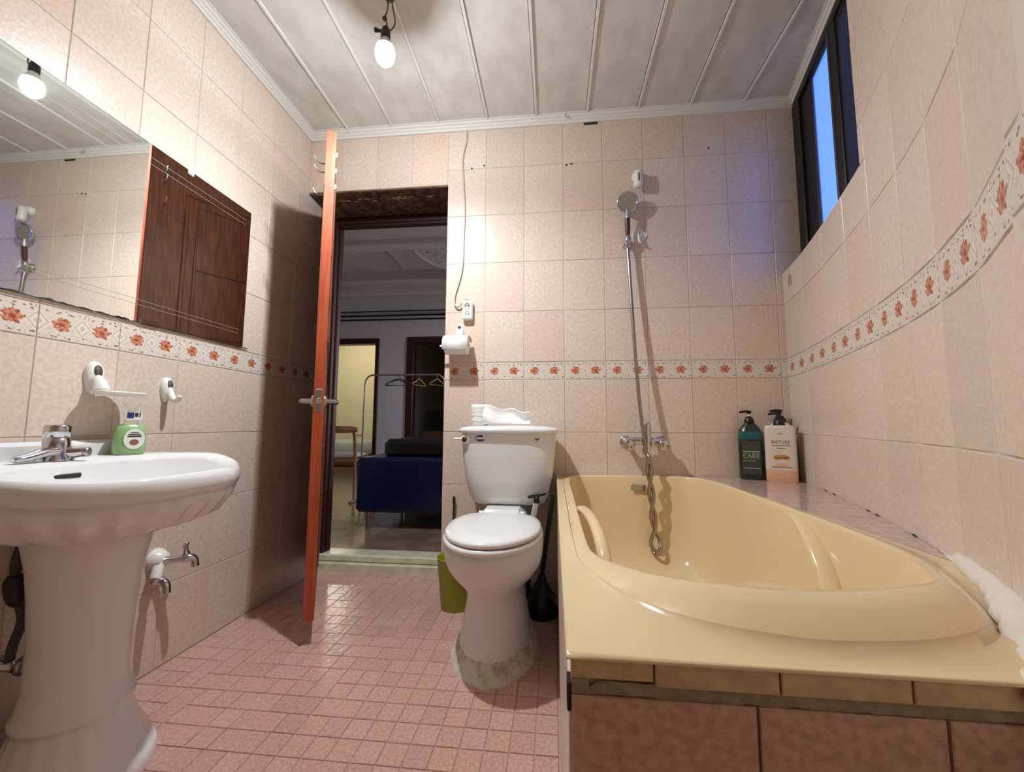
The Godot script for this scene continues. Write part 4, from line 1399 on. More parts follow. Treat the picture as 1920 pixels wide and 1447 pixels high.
# ------------------------------------------------------------------ washbasin on its pedestal
func build_basin() -> void:
	var zc := 1.085
	var c := Vector2(0.245, zc)
	var half := [Vector2(0.003, 0.23), Vector2(0.06, 0.267), Vector2(0.14, 0.29), Vector2(0.22, 0.296), Vector2(0.30, 0.284), Vector2(0.38, 0.246), Vector2(0.447, 0.172), Vector2(0.487, 0.075)]
	var pts := []
	for p in half: pts.append(Vector3(p.x, 0, zc - p.y))
	for i in range(half.size() - 1, -1, -1): pts.append(Vector3(half[i].x, 0, zc + half[i].y))
	var rim := spline(pts, 6, true)
	var bowl := []
	for k in 48:
		var a := TAU * k / 48
		bowl.append(Vector3(0.285 + cos(a) * (0.160 if cos(a) > 0 else 0.135), 0, zc + sin(a) * 0.235))
	var foot := []
	for k in 40:
		var a := TAU * k / 40
		foot.append(Vector3(0.20 + cos(a) * 0.10, 0, zc + sin(a) * 0.115))
	var n := 144
	var R := []
	for k in 18: R.append(PackedVector3Array())
	var yr := 0.726
	for k in n:
		var a := TAU * k / n
		var o := ray_out(rim, c, a)
		var w := ray_out(bowl, c, a)
		var f := ray_out(foot, c, a)
		var into := (Vector3(c.x, 0, c.y) - o).normalized()
		var dip := 0.026 * smoothstep(0.24, 0.47, o.x)
		var flute := 0.5 + 0.5 * cos(a * 26.0)
		var front := clampf((o.x - 0.01) / 0.05, 0, 1)
		# underside: shallow flutes rising to the lip
		var us := [[0.0, 0.566, 0.0], [0.35, 0.571, 0.4], [0.60, 0.584, 1.0], [0.80, 0.606, 1.0], [0.925, 0.644, 0.8], [0.965, 0.666, 0.3]]
		for i in 6:
			var p: Vector3 = f.lerp(o, us[i][0])
			p += into * 0.010 * us[i][2] * flute * front
			p.x = maxf(p.x, 0.003)
			R[i].append(Vector3(p.x, us[i][1] - dip * us[i][0], p.z))
		var lip := [[0.012, 0.675], [0.003, 0.680], [0.0, 0.696], [0.001, 0.711], [0.006, 0.7215], [0.014, yr], [0.026, yr - 0.001]]
		for i in 7:
			var p: Vector3 = o + into * lip[i][0]
			p.x = maxf(p.x, 0.003)
			R[6 + i].append(Vector3(p.x, lip[i][1] - dip, p.z))
		var wi := (Vector3(c.x, 0, c.y) - w)
		R[13].append(Vector3(w.x, yr - 0.006 - dip, w.z))
		R[14].append(Vector3(w.x, yr - 0.016 - dip, w.z) + wi * 0.03)
		R[15].append(Vector3(w.x, yr - 0.06, w.z) + wi * 0.12)
		R[16].append(Vector3(w.x, yr - 0.11, w.z) + wi * 0.35)
		R[17].append(Vector3(w.x, yr - 0.13, w.z) + wi * 0.75)
	var m := MB.new()
	m.loft(R, true, true, true)
	var t := thing("washbasin", "white ceramic washbasin with fluted underside on a pedestal", "washbasin")
	put(m, "basin", M.white_ceramic, t)
	put(bx(Vector3(0.002, 0.70, zc - 0.215), Vector3(0.032, 0.768, zc + 0.215), 0.010), "upstand", M.white_ceramic, t)
	# overflow slot in the bowl wall
	var sl := put(bx(Vector3(-0.003, -0.006, -0.030), Vector3(0.003, 0.006, 0.030), 0.003), "overflow_slot", M.slot, t)
	sl.position = Vector3(0.158, 0.688, 1.108)
	# pedestal: waisted column, collar, fluted flaring foot
	var P := MB.new()
	var rings := []
	var px := 0.215
	for e in [[0.0, 0.150, 0.0], [0.022, 0.153, 0.0], [0.040, 0.147, 0.0], [0.046, 0.138, 0.3], [0.075, 0.128, 1.0], [0.11, 0.112, 1.0], [0.145, 0.100, 0.6], [0.155, 0.098, 0.0], [0.160, 0.104, 0.0], [0.172, 0.104, 0.0], [0.178, 0.097, 0.0], [0.23, 0.090, 0.0], [0.32, 0.089, 0.0], [0.42, 0.096, 0.0], [0.49, 0.104, 0.0], [0.54, 0.114, 0.0], [0.58, 0.122, 0.0]]:
		var r := PackedVector3Array()
		for k in 72:
			var a := TAU * k / 72
			var rad: float = e[1] * (1.0 - 0.035 * e[2] * (0.5 + 0.5 * cos(a * 18.0)))
			r.append(Vector3(px + cos(a) * rad, e[0], zc + sin(a) * rad))
		rings.append(r)
	P.loft(rings)
	put(P, "pedestal", M.white_ceramic, t)

	# ---- mixer tap standing on the basin
	var f := thing("basin_tap", "chrome mixer tap standing on the washbasin", "tap", Vector3(0.095, yr - 0.004, zc + 0.005))
	put(lathe_of(Vector3.ZERO, [Vector2(0.034, 0), Vector2(0.034, 0.006), Vector2(0.029, 0.014), Vector2(0.0255, 0.03), Vector2(0.0245, 0.056), Vector2(0.0, 0.057)], 28), "body", M.chrome, f)
	put(lathe_of(Vector3(0, 0.058, 0), [Vector2(0.022, 0), Vector2(0.025, 0.002), Vector2(0.025, 0.026), Vector2(0.0225, 0.031), Vector2(0.0, 0.032)], 28), "cap", M.chrome, f)
	put(tube_of(spline([Vector3(0.004, 0.024, 0.006), Vector3(0.010, 0.022, 0.035), Vector3(0.014, 0.014, 0.065), Vector3(0.016, 0.009, 0.092)], 4), [0.022, 0.022, 0.021, 0.020, 0.019, 0.018, 0.017, 0.016, 0.015, 0.014, 0.013, 0.0115, 0.008], 12, 0.62), "spout", M.chrome, f)
	put(tube_of([Vector3(0.010, 0.020, -0.008), Vector3(0.030, 0.020, -0.022), Vector3(0.042, 0.021, -0.030)], [0.017, 0.014, 0.012], 12), "side_arm", M.chrome, f)
	put(turned(Vector3(0.041, 0.021, -0.029), Vector3(1, 0, -0.5), [Vector2(0.0115, 0), Vector2(0.0125, 0.004), Vector2(0.0125, 0.010), Vector2(0.010, 0.012)], 16), "ring", M.steel, f)
	# ---- supply hoses, valve and drain trap under the basin
	var w := thing("basin_pipes", "dark drain trap and supply hoses behind the pedestal", "pipes")
	put(tube_of(spline([Vector3(0.09, 0.56, 1.15), Vector3(0.07, 0.53, 1.12), Vector3(0.055, 0.48, 1.115), Vector3(0.05, 0.42, 1.105), Vector3(0.05, 0.345, 1.088), Vector3(0.05, 0.29, 1.10), Vector3(0.045, 0.25, 1.10)], 5), 0.010, 8), "supply_hose", M.cable_grey, w)
	put(tube_of(spline([Vector3(0.08, 0.56, 1.08), Vector3(0.06, 0.53, 1.085), Vector3(0.055, 0.50, 1.10), Vector3(0.055, 0.46, 1.115)], 5), 0.010, 8), "supply_hose", M.cable_grey, w)
	put(tube_of(spline([Vector3(0.055, 0.455, 1.113), Vector3(0.055, 0.42, 1.11), Vector3(0.055, 0.385, 1.098)], 4), [0.014, 0.018, 0.020, 0.020, 0.020, 0.020, 0.020, 0.018, 0.013], 12), "hose_joint", M.pipe_black, w)
	put(tube_of(spline([Vector3(0.055, 0.385, 1.09), Vector3(0.06, 0.39, 1.06), Vector3(0.065, 0.405, 1.02)], 5), 0.009, 8), "branch_hose", M.pipe_black, w)
	put(turned(Vector3(0.0, 0.245, 1.10), Vector3(1, 0, 0), [Vector2(0.022, 0), Vector2(0.022, 0.006), Vector2(0.013, 0.008), Vector2(0.013, 0.058), Vector2(0.0, 0.06)], 16), "valve_body", M.chrome, w)
	put(turned(Vector3(0.045, 0.238, 1.085), Vector3(0.8, -0.1, -0.35), [Vector2(0.010, 0), Vector2(0.021, 0.005), Vector2(0.023, 0.014), Vector2(0.019, 0.019), Vector2(0.0, 0.019)], 18), "valve_knob", M.steel, w)
	put(tube_of(spline([Vector3(0.055, 0.0, 1.05), Vector3(0.06, 0.05, 1.05), Vector3(0.066, 0.10, 1.045), Vector3(0.085, 0.165, 1.03)], 5), 0.026, 12), "waste_pipe", M.pipe_black, w)
	put(tube_of([Vector3(0.068, 0.115, 1.042), Vector3(0.076, 0.140, 1.037), Vector3(0.084, 0.160, 1.031)], 0.031, 12), "waste_collar", M.chrome, w)
	# ---- soap pump bottle on the basin
	var s := thing("soap_bottle", "pale green pump soap bottle with round white label and clear cap", "soap bottle", Vector3(0.075, yr - 0.002, 0.898), 1.12)
	var b := MB.new()
	var rr := []
	for e in [[0.0, 0.90], [0.004, 0.97], [0.02, 1.0], [0.055, 1.0], [0.072, 0.95], [0.083, 0.82], [0.088, 0.62]]:
		var r := PackedVector3Array()
		for k in 32:
			var a := TAU * k / 32
			r.append(Vector3(signf(cos(a)) * pow(absf(cos(a)), 0.75) * 0.037 * e[1], e[0], signf(sin(a)) * pow(absf(sin(a)), 0.75) * 0.025 * e[1]))
		rr.append(r)
	b.loft(rr)
	put(b, "body", M.green_soap, s)
	put(lathe_of(Vector3(0, 0.088, 0), [Vector2(0.017, 0), Vector2(0.017, 0.014), Vector2(0.011, 0.018), Vector2(0.008, 0.045), Vector2(0.020, 0.058), Vector2(0.022, 0.064), Vector2(0.0, 0.065)], 20), "pump", M.clear_plastic, s)
	var lb := MB.new()
	lb.prism(T(Vector3(0.004, 0.046, 0.0248)), oval(0.024, 0.030), 0.0, 0.0010)
	var lab := put(lb, "front_label", M.label_white, s)
	for q in [[0.0, 0.064, 0.018, 0.0028], [0.0, 0.0585, 0.028, 0.0032], [0.0, 0.053, 0.032, 0.0040]]:
		put(bx(Vector3(0.004 + q[0] - q[2] / 2, q[1] - q[3] / 2, 0.0255), Vector3(0.004 + q[0] + q[2] / 2, q[1] + q[3] / 2, 0.0262)), "print_line", M.ink, lab)
	lb = MB.new()
	lb.prism(T(Vector3(0.004, 0.036, 0.0256)), oval(0.011, 0.009, 9), 0.0, 0.0005)
	put(lb, "print_patch", M.ink_red, lab)
	# small tag stuck on the clear pump
	var tg := put(bx(Vector3(-0.016, 0.101, 0.0185), Vector3(0.020, 0.124, 0.0195)), "tag", M.label_white, s)
	put(bx(Vector3(-0.015, 0.106, 0.0194), Vector3(0.000, 0.1235, 0.0199)), "tag_print", M.label_blue, tg)
	put(bx(Vector3(0.002, 0.110, 0.0194), Vector3(0.010, 0.1225, 0.0199)), "tag_print", M.ink, tg)
	put(bx(Vector3(0.0125, 0.1095, 0.0194), Vector3(0.0155, 0.123, 0.0199)), "tag_print", M.ink, tg)
	# ---- soap dish bracket and hook on the wall
	for e in [[0.952, 0.945, 1.0, true], [0.728, 0.930, 0.88, false]]:
		var hname := "soap_dish" if e[3] else "wall_hook"
		var h := thing(hname, "white plastic soap dish on the tiles above the washbasin" if e[3] else "white plastic hook on the tiles beside the soap dish", "soap dish" if e[3] else "hook", Vector3(0, e[1], e[0]))
		var k2: float = e[2]
		var hb := MB.new()
		var rg := []
		for q in [[0.0, 1.0], [0.006, 1.0], [0.012, 0.88], [0.017, 0.62], [0.019, 0.3]]:
			var r := PackedVector3Array()
			for k in 32:
				var a := TAU * k / 32
				r.append(Vector3(q[0], sin(a) * 0.048 * k2 * q[1], cos(a) * (0.024 + 0.006 * sin(a)) * k2 * q[1] * -1.0))
			rg.append(r)
		hb.loft(rg)
		put(hb, "back_plate", M.white_plastic, h)
		var ey := MB.new()
		ey.lathe(axis_t(Vector3(0.0155, 0.020 * k2, 0), Vector3(1, 0.12, 0)), [Vector2(0.011 * k2, 0), Vector2(0.011 * k2, 0.003), Vector2(0.0, 0.0038)], 20, [], 1.6)
		put(ey, "screw_cover", M.grey_plastic, h)
		if e[3]:
			put(tube_of(spline([Vector3(0.010, 0.005, 0), Vector3(0.022, -0.012, 0), Vector3(0.03, -0.034, 0)], 4), [0.010, 0.011, 0.013, 0.015, 0.017, 0.018, 0.019, 0.020, 0.020], 14), "bracket", M.white_plastic, h)
			var ds := MB.new()
			var rg2 := []
			for q in [[-0.048, 0.80], [-0.046, 0.96], [-0.041, 1.0], [-0.039, 0.97], [-0.043, 0.90], [-0.044, 0.5]]:
				var r := PackedVector3Array()
				for k in 36:
					var a := TAU * k / 36
					r.append(Vector3(0.055 + cos(a) * 0.050 * q[1], q[0], -0.03 + sin(a) * 0.068 * q[1]))
				rg2.append(r)
			ds.loft(rg2)
			put(ds, "tray", M.white_plastic, h)
		else:
			put(tube_of(spline([Vector3(0.012, 0.006, 0), Vector3(0.022, -0.018, 0), Vector3(0.034, -0.034, 0), Vector3(0.048, -0.034, 0), Vector3(0.056, -0.022, 0)], 5), [0.009, 0.0095, 0.010, 0.0105, 0.011, 0.0115, 0.0115, 0.0115, 0.011, 0.0105, 0.010, 0.0095, 0.009, 0.0085, 0.008, 0.0078, 0.0076, 0.0074, 0.0072, 0.007, 0.0066], 14), "prong", M.white_plastic, h)
	# ---- cold taps low on the left wall
	var w2 := thing("wall_taps", "two small chrome bib taps on a white wall fitting", "tap", Vector3(0, 0.362, 0.712))
	put(turned(Vector3.ZERO, Vector3(1, 0, 0), [Vector2(0.036, 0), Vector2(0.036, 0.008), Vector2(0.030, 0.016), Vector2(0.023, 0.034), Vector2(0.0, 0.036)], 24), "flange", M.white_plastic, w2)
	put(tube_of([Vector3(0.018, 0, 0.0), Vector3(0.03, -0.03, 0.02), Vector3(0.034, -0.05, 0.028)], 0.016, 12), "elbow", M.white_plastic, w2)
	for e in [[Vector3(0.03, -0.004, -0.002), Vector3(0.8, 0, -0.6), 0.055, true], [Vector3(0.034, -0.056, 0.026), Vector3(0.9, -0.1, 0.1), 0.018, false]]:
		var d: Vector3 = e[1].normalized()
		var p0: Vector3 = e[0]
		var p1: Vector3 = p0 + d * e[2]
		var tp := Node3D.new()
		tp.name = numbered(w2, "bib_tap")
		w2.add_child(tp, true)
		put(tube_of([p0, p0 + d * e[2] * 0.3, p1], [0.016, 0.0115, 0.0115], 12), "barrel", M.chrome, tp)
		put(tube_of(spline([p1 - d * 0.006, p1 + d * 0.014, p1 + d * 0.026 + Vector3(0, -0.010, 0), p1 + d * 0.028 + Vector3(0, -0.030, 0)], 4), [0.0155, 0.0155, 0.015, 0.0145, 0.014, 0.0135, 0.013, 0.012, 0.0115, 0.0115, 0.0115, 0.012, 0.0125], 12), "nozzle", M.chrome, tp)
		if e[3]:
			put(lathe_of(p1 + Vector3(0, 0.008, 0), [Vector2(0.012, 0), Vector2(0.013, 0.010), Vector2(0.008, 0.016), Vector2(0.006, 0.034), Vector2(0.0, 0.035)], 14), "bonnet", M.chrome, tp)
			var ax := Vector3(d.z, 0, -d.x)
			put(tube_of([p1 + Vector3(0, 0.043, 0) - ax * 0.017, p1 + Vector3(0, 0.042, 0), p1 + Vector3(0, 0.043, 0) + ax * 0.017], [0.007, 0.004, 0.007], 8), "handle", M.chrome, tp)
			put(turned(p1 + Vector3(0, 0.042, 0), Vector3.UP, [Vector2(0.005, 0), Vector2(0.008, 0.007), Vector2(0.0, 0.014)], 10), "button", M.chrome, tp)

# ------------------------------------------------------------------ mirror
func build_mirror() -> void:
	var m := thing("mirror", "large frameless wall mirror above the washbasin", "mirror")
	var z0 := 0.405
	var z1 := 1.36
	var y0 := 1.136
	var y1 := 1.738
	put(bx(Vector3(0.001, y0, z0), Vector3(0.006, y1, z1), 0.0008), "glass", M.mirror, m)
	# etched double lines near the upper and lower edge
	for y in [y1 - 0.045, y1 - 0.068, y0 + 0.058, y0 + 0.074]:
		put(bx(Vector3(0.0055, y - 0.0006, z0 + 0.03), Vector3(0.0063, y + 0.0006, z1 - 0.03)), "etched_line", M.etched, m)
	# silvering gone black along the lower edge, in ragged patches
	var r := RandomNumberGenerator.new()
	r.seed = 4
	var z := z0 + 0.01
	while z < z1 - 0.02:
		var w := r.randf_range(0.03, 0.09)
		var pl := PackedVector2Array([Vector2(-w / 2, 0.0), Vector2(w / 2, 0.0)])
		for k in 6:
			pl.append(Vector2(w / 2 - w * k / 5.0, 0.001 + r.randf_range(0.0015, 0.0075) * sin(PI * (k + 0.5) / 6.0)))
		var b := MB.new()
		b.prism(Transform3D(Basis(Vector3(0, 0, -1), Vector3.UP, Vector3(1, 0, 0)), Vector3(0.0056, y0, z)), pl, 0.0, 0.0007)
		put(b, "black_patch", M.ink, m)
		z += w * 0.92
	for zc in [0.705]:
		put(bx(Vector3(0.002, y1 - 0.016, zc - 0.012), Vector3(0.010, y1 + 0.003, zc + 0.012), 0.003), "clip", M.white_plastic, m)
	put(bx(Vector3(0.002, y0 - 0.002, 0.775), Vector3(0.009, y0 + 0.017, 0.842), 0.002), "clip", M.chrome, m)

# ------------------------------------------------------------------ bare bulb
func build_bulb() -> void:
	var L := thing("pendant_bulb", "bare glowing light bulb hanging from the panelled ceiling", "lamp", Vector3(0.731, 2.143, 0.703))
	put(lathe_of(Vector3.ZERO, [Vector2(0.0, -0.046), Vector2(0.018, -0.042), Vector2(0.030, -0.028), Vector2(0.035, -0.010), Vector2(0.035, 0.005), Vector2(0.031, 0.020), Vector2(0.0, 0.0205)], 28), "bulb", M.bulb_glow, L)
	put(lathe_of(Vector3.ZERO, [Vector2(0.0308, 0.0206), Vector2(0.026, 0.032), Vector2(0.017, 0.046), Vector2(0.0145, 0.053), Vector2(0.0, 0.054)], 28), "bulb_body", M.white_plastic, L)
	put(lathe_of(Vector3(0, 0.053, 0), [Vector2(0.014, 0), Vector2(0.017, 0.004), Vector2(0.017, 0.030), Vector2(0.012, 0.044), Vector2(0.005, 0.050), Vector2(0.0, 0.051)], 18), "socket", M.black_plastic, L)
	put(tube_of([Vector3(-0.012, 0.086, 0), Vector3(-0.028, 0.092, 0), Vector3(-0.040, 0.096, 0.0)], [0.006, 0.006, 0.009], 10), "switch_key", M.black_plastic, L)
	put(tube_of(spline([Vector3(0.0, 0.100, 0), Vector3(0.003, 0.118, 0), Vector3(-0.006, 0.14, 0.002), Vector3(0.003, 0.17, 0), Vector3(0.004, 0.26, 0)], 4), 0.0026, 8), "cord", M.cable_grey, L)
	put(tube_of(spline([Vector3(0.012, 0.082, 0), Vector3(0.030, 0.098, 0.002), Vector3(0.033, 0.125, 0.0), Vector3(0.022, 0.185, 0), Vector3(0.014, 0.25, 0)], 4), 0.0024, 8), "cord", M.cable_grey, L)
	put(turned(Vector3(-0.006, 0.137, -0.004), Vector3(0, 0, 1), [Vector2(0.008, 0), Vector2(0.008, 0.008)], 12), "cord_knot", M.pipe_black, L)
	put(lathe_of(Vector3(0.008, 0.212, 0), [Vector2(0.008, 0), Vector2(0.020, 0.006), Vector2(0.024, 0.03), Vector2(0.034, 0.056)], 18), "ceiling_cup", M.grey_plastic, L)
	var li := OmniLight3D.new()
	li.name = "bulb_light"
	li.light_color = BULB_COLOR
	li.light_energy = BULB_ENERGY
	li.light_size = 0.02
	li.omni_range = 14.0
	li.omni_attenuation = 2.0
	li.shadow_enabled = true
	li.position = Vector3(0, 0.004, 0)
	L.add_child(li)
	# an LED bulb hung base up throws most of its light downwards
	var dn := SpotLight3D.new()
	dn.name = "bulb_light_down"
	dn.light_color = BULB_COLOR
	dn.light_energy = BULB_DOWN
	dn.light_size = 0.02
	dn.spot_range = 14.0
	dn.spot_attenuation = 2.0
	dn.spot_angle = 85.0
	dn.spot_angle_attenuation = 1.0
	dn.shadow_enabled = true
	dn.position = Vector3(0, -0.012, 0)
	dn.rotation.x = -PI / 2
	L.add_child(dn)

# ------------------------------------------------------------------ socket on a cable, paper holder
func build_back_wall_things() -> void:
	var s := thing("power_socket", "white double power socket hanging on a cable", "socket", Vector3(0.898, 1.387, 0.0))
	put(bx(Vector3(-0.026, -0.048, 0.0), Vector3(0.026, 0.048, 0.030), 0.006), "case", M.white_plastic, s)
	for y in [0.021, -0.021]:
		put(turned(Vector3(-0.001, y, 0.0295), Vector3(0, 0, 1), [Vector2(0.0175, 0), Vector2(0.0175, 0.0015), Vector2(0.0165, 0.0018), Vector2(0.0155, 0.0006), Vector2(0.0, 0.0006)], 22), "outlet", M.cable_white if y > 0 else M.white_plastic, s)
		for x in [-0.0075, 0.0055]:
			put(bx(Vector3(x - 0.0012, y - 0.005, 0.0298), Vector3(x + 0.0032, y + 0.004, 0.0308)), "slot", M.slot, s)
	var cb := thing("power_cable", "thin beige cable looping down from the cornice to the socket", "cable")
	put(tube_of(spline([Vector3(0.876, 2.370, 0.004), Vector3(0.876, 2.31, 0.005), Vector3(0.862, 2.25, 0.005), Vector3(0.857, 2.19, 0.005), Vector3(0.864, 2.06, 0.005), Vector3(0.872, 1.927, 0.005), Vector3(0.868, 1.75, 0.005), Vector3(0.864, 1.62, 0.006), Vector3(0.846, 1.535, 0.006), Vector3(0.829, 1.475, 0.007), Vector3(0.828, 1.425, 0.010), Vector3(0.848, 1.41, 0.014), Vector3(0.866, 1.425, 0.016), Vector3(0.886, 1.447, 0.016), Vector3(0.902, 1.444, 0.016), Vector3(0.906, 1.430, 0.016)], 5), 0.0042, 8), "sheath", M.cable_white, cb)
	# paper holder
	var p := thing("paper_holder", "white plastic toilet paper holder with a curved cover", "paper holder", Vector3(0.856, 1.235, 0.0))
	var hb := MB.new()
	var rg := []
	for q in [[0.0, 1.0], [0.006, 1.0], [0.012, 0.85], [0.016, 0.5]]:
		var r := PackedVector3Array()
		for k in 28:
			var a := TAU * k / 28
			r.append(Vector3(cos(a) * (0.021 - 0.004 * sin(a)) * q[1], 0.045 + sin(a) * 0.042 * q[1], q[0]))
		rg.append(r)
	hb.loft(rg)
	put(hb, "back_plate", M.white_plastic, p)
	var ey := MB.new()
	ey.lathe(axis_t(Vector3(0, 0.068, 0.0125), Vector3(0, 0.2, 1)), [Vector2(0.0085, 0), Vector2(0.0085, 0.003), Vector2(0.0, 0.0036)], 18)
	put(ey, "screw_cover", M.brown_handle, p)
	put(tube_of([Vector3(0, 0.02, 0.01), Vector3(0.0, 0.012, 0.045)], [0.012, 0.008], 10), "arm", M.white_plastic, p)
	# curved flap: part of a cylinder round the roll
	var fl := MB.new()
	var ra := []
	for i in 15:
		var a := deg_to_rad(lerpf(150, -28, i / 14.0))
		var r := PackedVector3Array()
		for e in [[-0.062, 0.052], [0.062, 0.052], [0.062, 0.049], [-0.062, 0.049]]:
			r.append(Vector3(e[0] + (0.004 if i < 3 else 0.0), -0.036 + sin(a) * e[1], 0.062 + cos(a) * e[1]))
		ra.append(r)
	fl.loft(ra)
	put(fl, "cover", M.white_plastic, p)
	put(tube_of([Vector3(-0.085, -0.036, 0.062), Vector3(0.066, -0.036, 0.062)], 0.006, 10), "spindle", M.white_plastic, p)
	put(turned(Vector3(-0.056, -0.036, 0.062), Vector3.RIGHT, [Vector2(0.012, 0), Vector2(0.043, 0), Vector2(0.043, 0.11), Vector2(0.012, 0.11)], 28, [1, 2]), "roll", M.paper, thing("paper_roll", "white toilet paper roll in the wall holder", "paper roll", Vector3(0.856, 1.235, 0.0)))
	# roll and loose tissue on the tank lid
	var pr := thing("paper_roll", "white toilet paper roll with loose sheets standing on the toilet tank", "paper roll", Vector3(0.985, 0.812, 0.115))
	put(lathe_of(Vector3.ZERO, [Vector2(0.036, 0.0), Vector2(0.039, 0.004), Vector2(0.040, 0.04), Vector2(0.042, 0.082), Vector2(0.041, 0.095), Vector2(0.020, 0.096), Vector2(0.018, 0.085), Vector2(0.0, 0.08)], 28, [5]), "roll", M.paper, pr)
	for y in [0.022, 0.043, 0.062, 0.080]:
		var ring := []
		for k in 29: ring.append(Vector3(cos(TAU * k / 28) * 0.0405, y + 0.002 * sin(TAU * k / 28 * 2 + y * 90), sin(TAU * k / 28) * 0.0405))
		put(tube_of(ring, 0.0016, 6), "wrap_fold", M.paper, pr)
	var ts := MB.new()
	var rows := []
	for i in 22:
		var q := i / 21.0
		var r := PackedVector3Array()
		for k in 12:
			var h := k / 11.0
			var x := 0.02 + q * 0.215
			var z := 0.03 - 0.02 * q + 0.028 * sin(q * 7.0 + h * 1.2) + 0.01 * sin(h * 5.0 + q * 3.0)
			var top := 0.088 - 0.03 * q + 0.006 * sin(q * 13.0)
			r.append(Vector3(x, 0.004 + h * top, z - h * 0.015))
		rows.append(r)
	var back_rows := []
	for r in rows:
		var b := PackedVector3Array()
		for v in r: b.append(v)
		for k in range(r.size() - 1, -1, -1): b.append(r[k] + Vector3(0.0006, 0, -0.0016))
		back_rows.append(b)
	ts.loft(back_rows)
	put(ts, "loose_sheet", M.paper, pr)

# ------------------------------------------------------------------ shower
func build_shower() -> void:
	# upper white holder
	var u := thing("shower_holder", "white plastic shower holder without a shower head, highest on the back wall", "shower holder", Vector3(1.752, 2.03, 0.0))
	put(turned(Vector3(0, 0.026, 0), Vector3(0, 0, 1), [Vector2(0.028, 0), Vector2(0.028, 0.010), Vector2(0.022, 0.020), Vector2(0.017, 0.024), Vector2(0.0, 0.025)], 22), "base", M.white_plastic, u)
	put(tube_of([Vector3(-0.002, 0.026, 0.012), Vector3(-0.004, 0.018, 0.036)], [0.019, 0.017], 14), "neck", M.white_plastic, u)
	var rg := []
	for e in [[0.034, 0.014], [0.031, 0.020], [0.0, 0.024], [-0.036, 0.024], [-0.050, 0.021], [-0.054, 0.013]]:
		var r := PackedVector3Array()
		for k in 20:
			var a := TAU * k / 20
			r.append(Vector3(-0.004 + cos(a) * e[1], e[0], 0.044 + sin(a) * e[1] * 0.9))
		rg.append(r)
	var cl := MB.new()
	cl.loft(rg)
	put(cl, "cradle", M.white_plastic, u)
	put(bx(Vector3(-0.009, -0.030, 0.0625), Vector3(-0.001, 0.012, 0.067), 0.002), "cradle_slot", M.grey_plastic, u)
	# hand shower in its chrome bracket
	var br := thing("shower_bracket", "chrome wall bracket holding the hand shower", "shower bracket", Vector3(1.694, 1.706, 0.0))
	put(turned(Vector3.ZERO, Vector3(0, 0, 1), [Vector2(0.027, 0), Vector2(0.027, 0.006), Vector2(0.020, 0.018), Vector2(0.012, 0.028), Vector2(0.0, 0.030)], 24), "base", M.chrome, br)
	put(tube_of([Vector3(0, 0.002, 0.015), Vector3(-0.002, 0.008, 0.032)], 0.012, 12), "arm", M.chrome, br)
	put(turned(Vector3(-0.002, -0.008, 0.036), Vector3(0, 1, 0.12), [Vector2(0.014, 0), Vector2(0.016, 0.004), Vector2(0.016, 0.03), Vector2(0.0125, 0.034)], 18), "clamp", M.chrome, br)
	var hs := thing("hand_shower", "round grey hand shower with a brown handle", "hand shower", Vector3(1.692, 1.705, 0.036))
	put(tube_of([Vector3(0, 0.0, 0), Vector3(-0.001, 0.06, 0.008), Vector3(-0.002, 0.115, 0.016)], [0.0095, 0.012, 0.0125], 14), "handle", M.brown_handle, hs)
	put(tube_of([Vector3(-0.002, 0.112, 0.016), Vector3(-0.002, 0.132, 0.019), Vector3(-0.001, 0.152, 0.019)], [0.0135, 0.0125, 0.012], 14), "neck", M.chrome, hs)
	var hd := Vector3(-0.05, -0.28, 1.0).normalized()
	put(turned(Vector3(0.0, 0.196, 0.012), hd, [Vector2(0.012, -0.018), Vector2(0.036, -0.010), Vector2(0.049, 0.000), Vector2(0.052, 0.010), Vector2(0.050, 0.015), Vector2(0.043, 0.0155), Vector2(0.042, 0.013), Vector2(0.0, 0.013)], 32), "head", M.chrome, hs)
	put(turned(Vector3(0.0, 0.196, 0.012) + hd * 0.014, hd, [Vector2(0.0415, -0.002), Vector2(0.0415, 0.0006), Vector2(0.0, 0.0006)], 32, [1]), "spray_face", M.spray_face, hs)
	# white hook beside the bracket
	var hk := thing("adhesive_hook", "white diamond shaped adhesive hook beside the shower bracket", "hook", Vector3(1.752, 1.745, 0.0))
	var dm := MB.new()
	dm.prism(T(Vector3.ZERO), PackedVector2Array([Vector2(0, -0.046), Vector2(0.042, 0.002), Vector2(0.007, 0.048), Vector2(-0.007, 0.048), Vector2(-0.040, 0.002)]), 0.0, 0.006, 0.002)
	put(dm, "plate", M.white_plastic, hk)
	put(tube_of(spline([Vector3(-0.006, 0.012, 0.006), Vector3(-0.006, 0.006, 0.018), Vector3(-0.004, -0.016, 0.022), Vector3(-0.003, -0.036, 0.026), Vector3(-0.002, -0.042, 0.038)], 4), 0.006, 10), "prong", M.white_plastic, hk)
	put(turned(Vector3(0.008, 0.004, 0.004), Vector3(0, 0, 1), [Vector2(0.012, 0), Vector2(0.010, 0.010), Vector2(0.0, 0.013)], 14), "boss", M.white_plastic, hk)
	# mixer over the tub
	var mx := thing("tub_mixer", "chrome wall mixer with two cross handles above the bathtub", "mixer tap", Vector3(1.742, 0.735, 0.0))
	for e in [[-0.075, 0.0], [0.085, 0.0]]:
		put(turned(Vector3(e[0], e[1], 0), Vector3(0, 0, 1), [Vector2(0.030, 0), Vector2(0.030, 0.004), Vector2(0.018, 0.014), Vector2(0.012, 0.018), Vector2(0.012, 0.05)], 24), "wall_rose", M.chrome, mx)
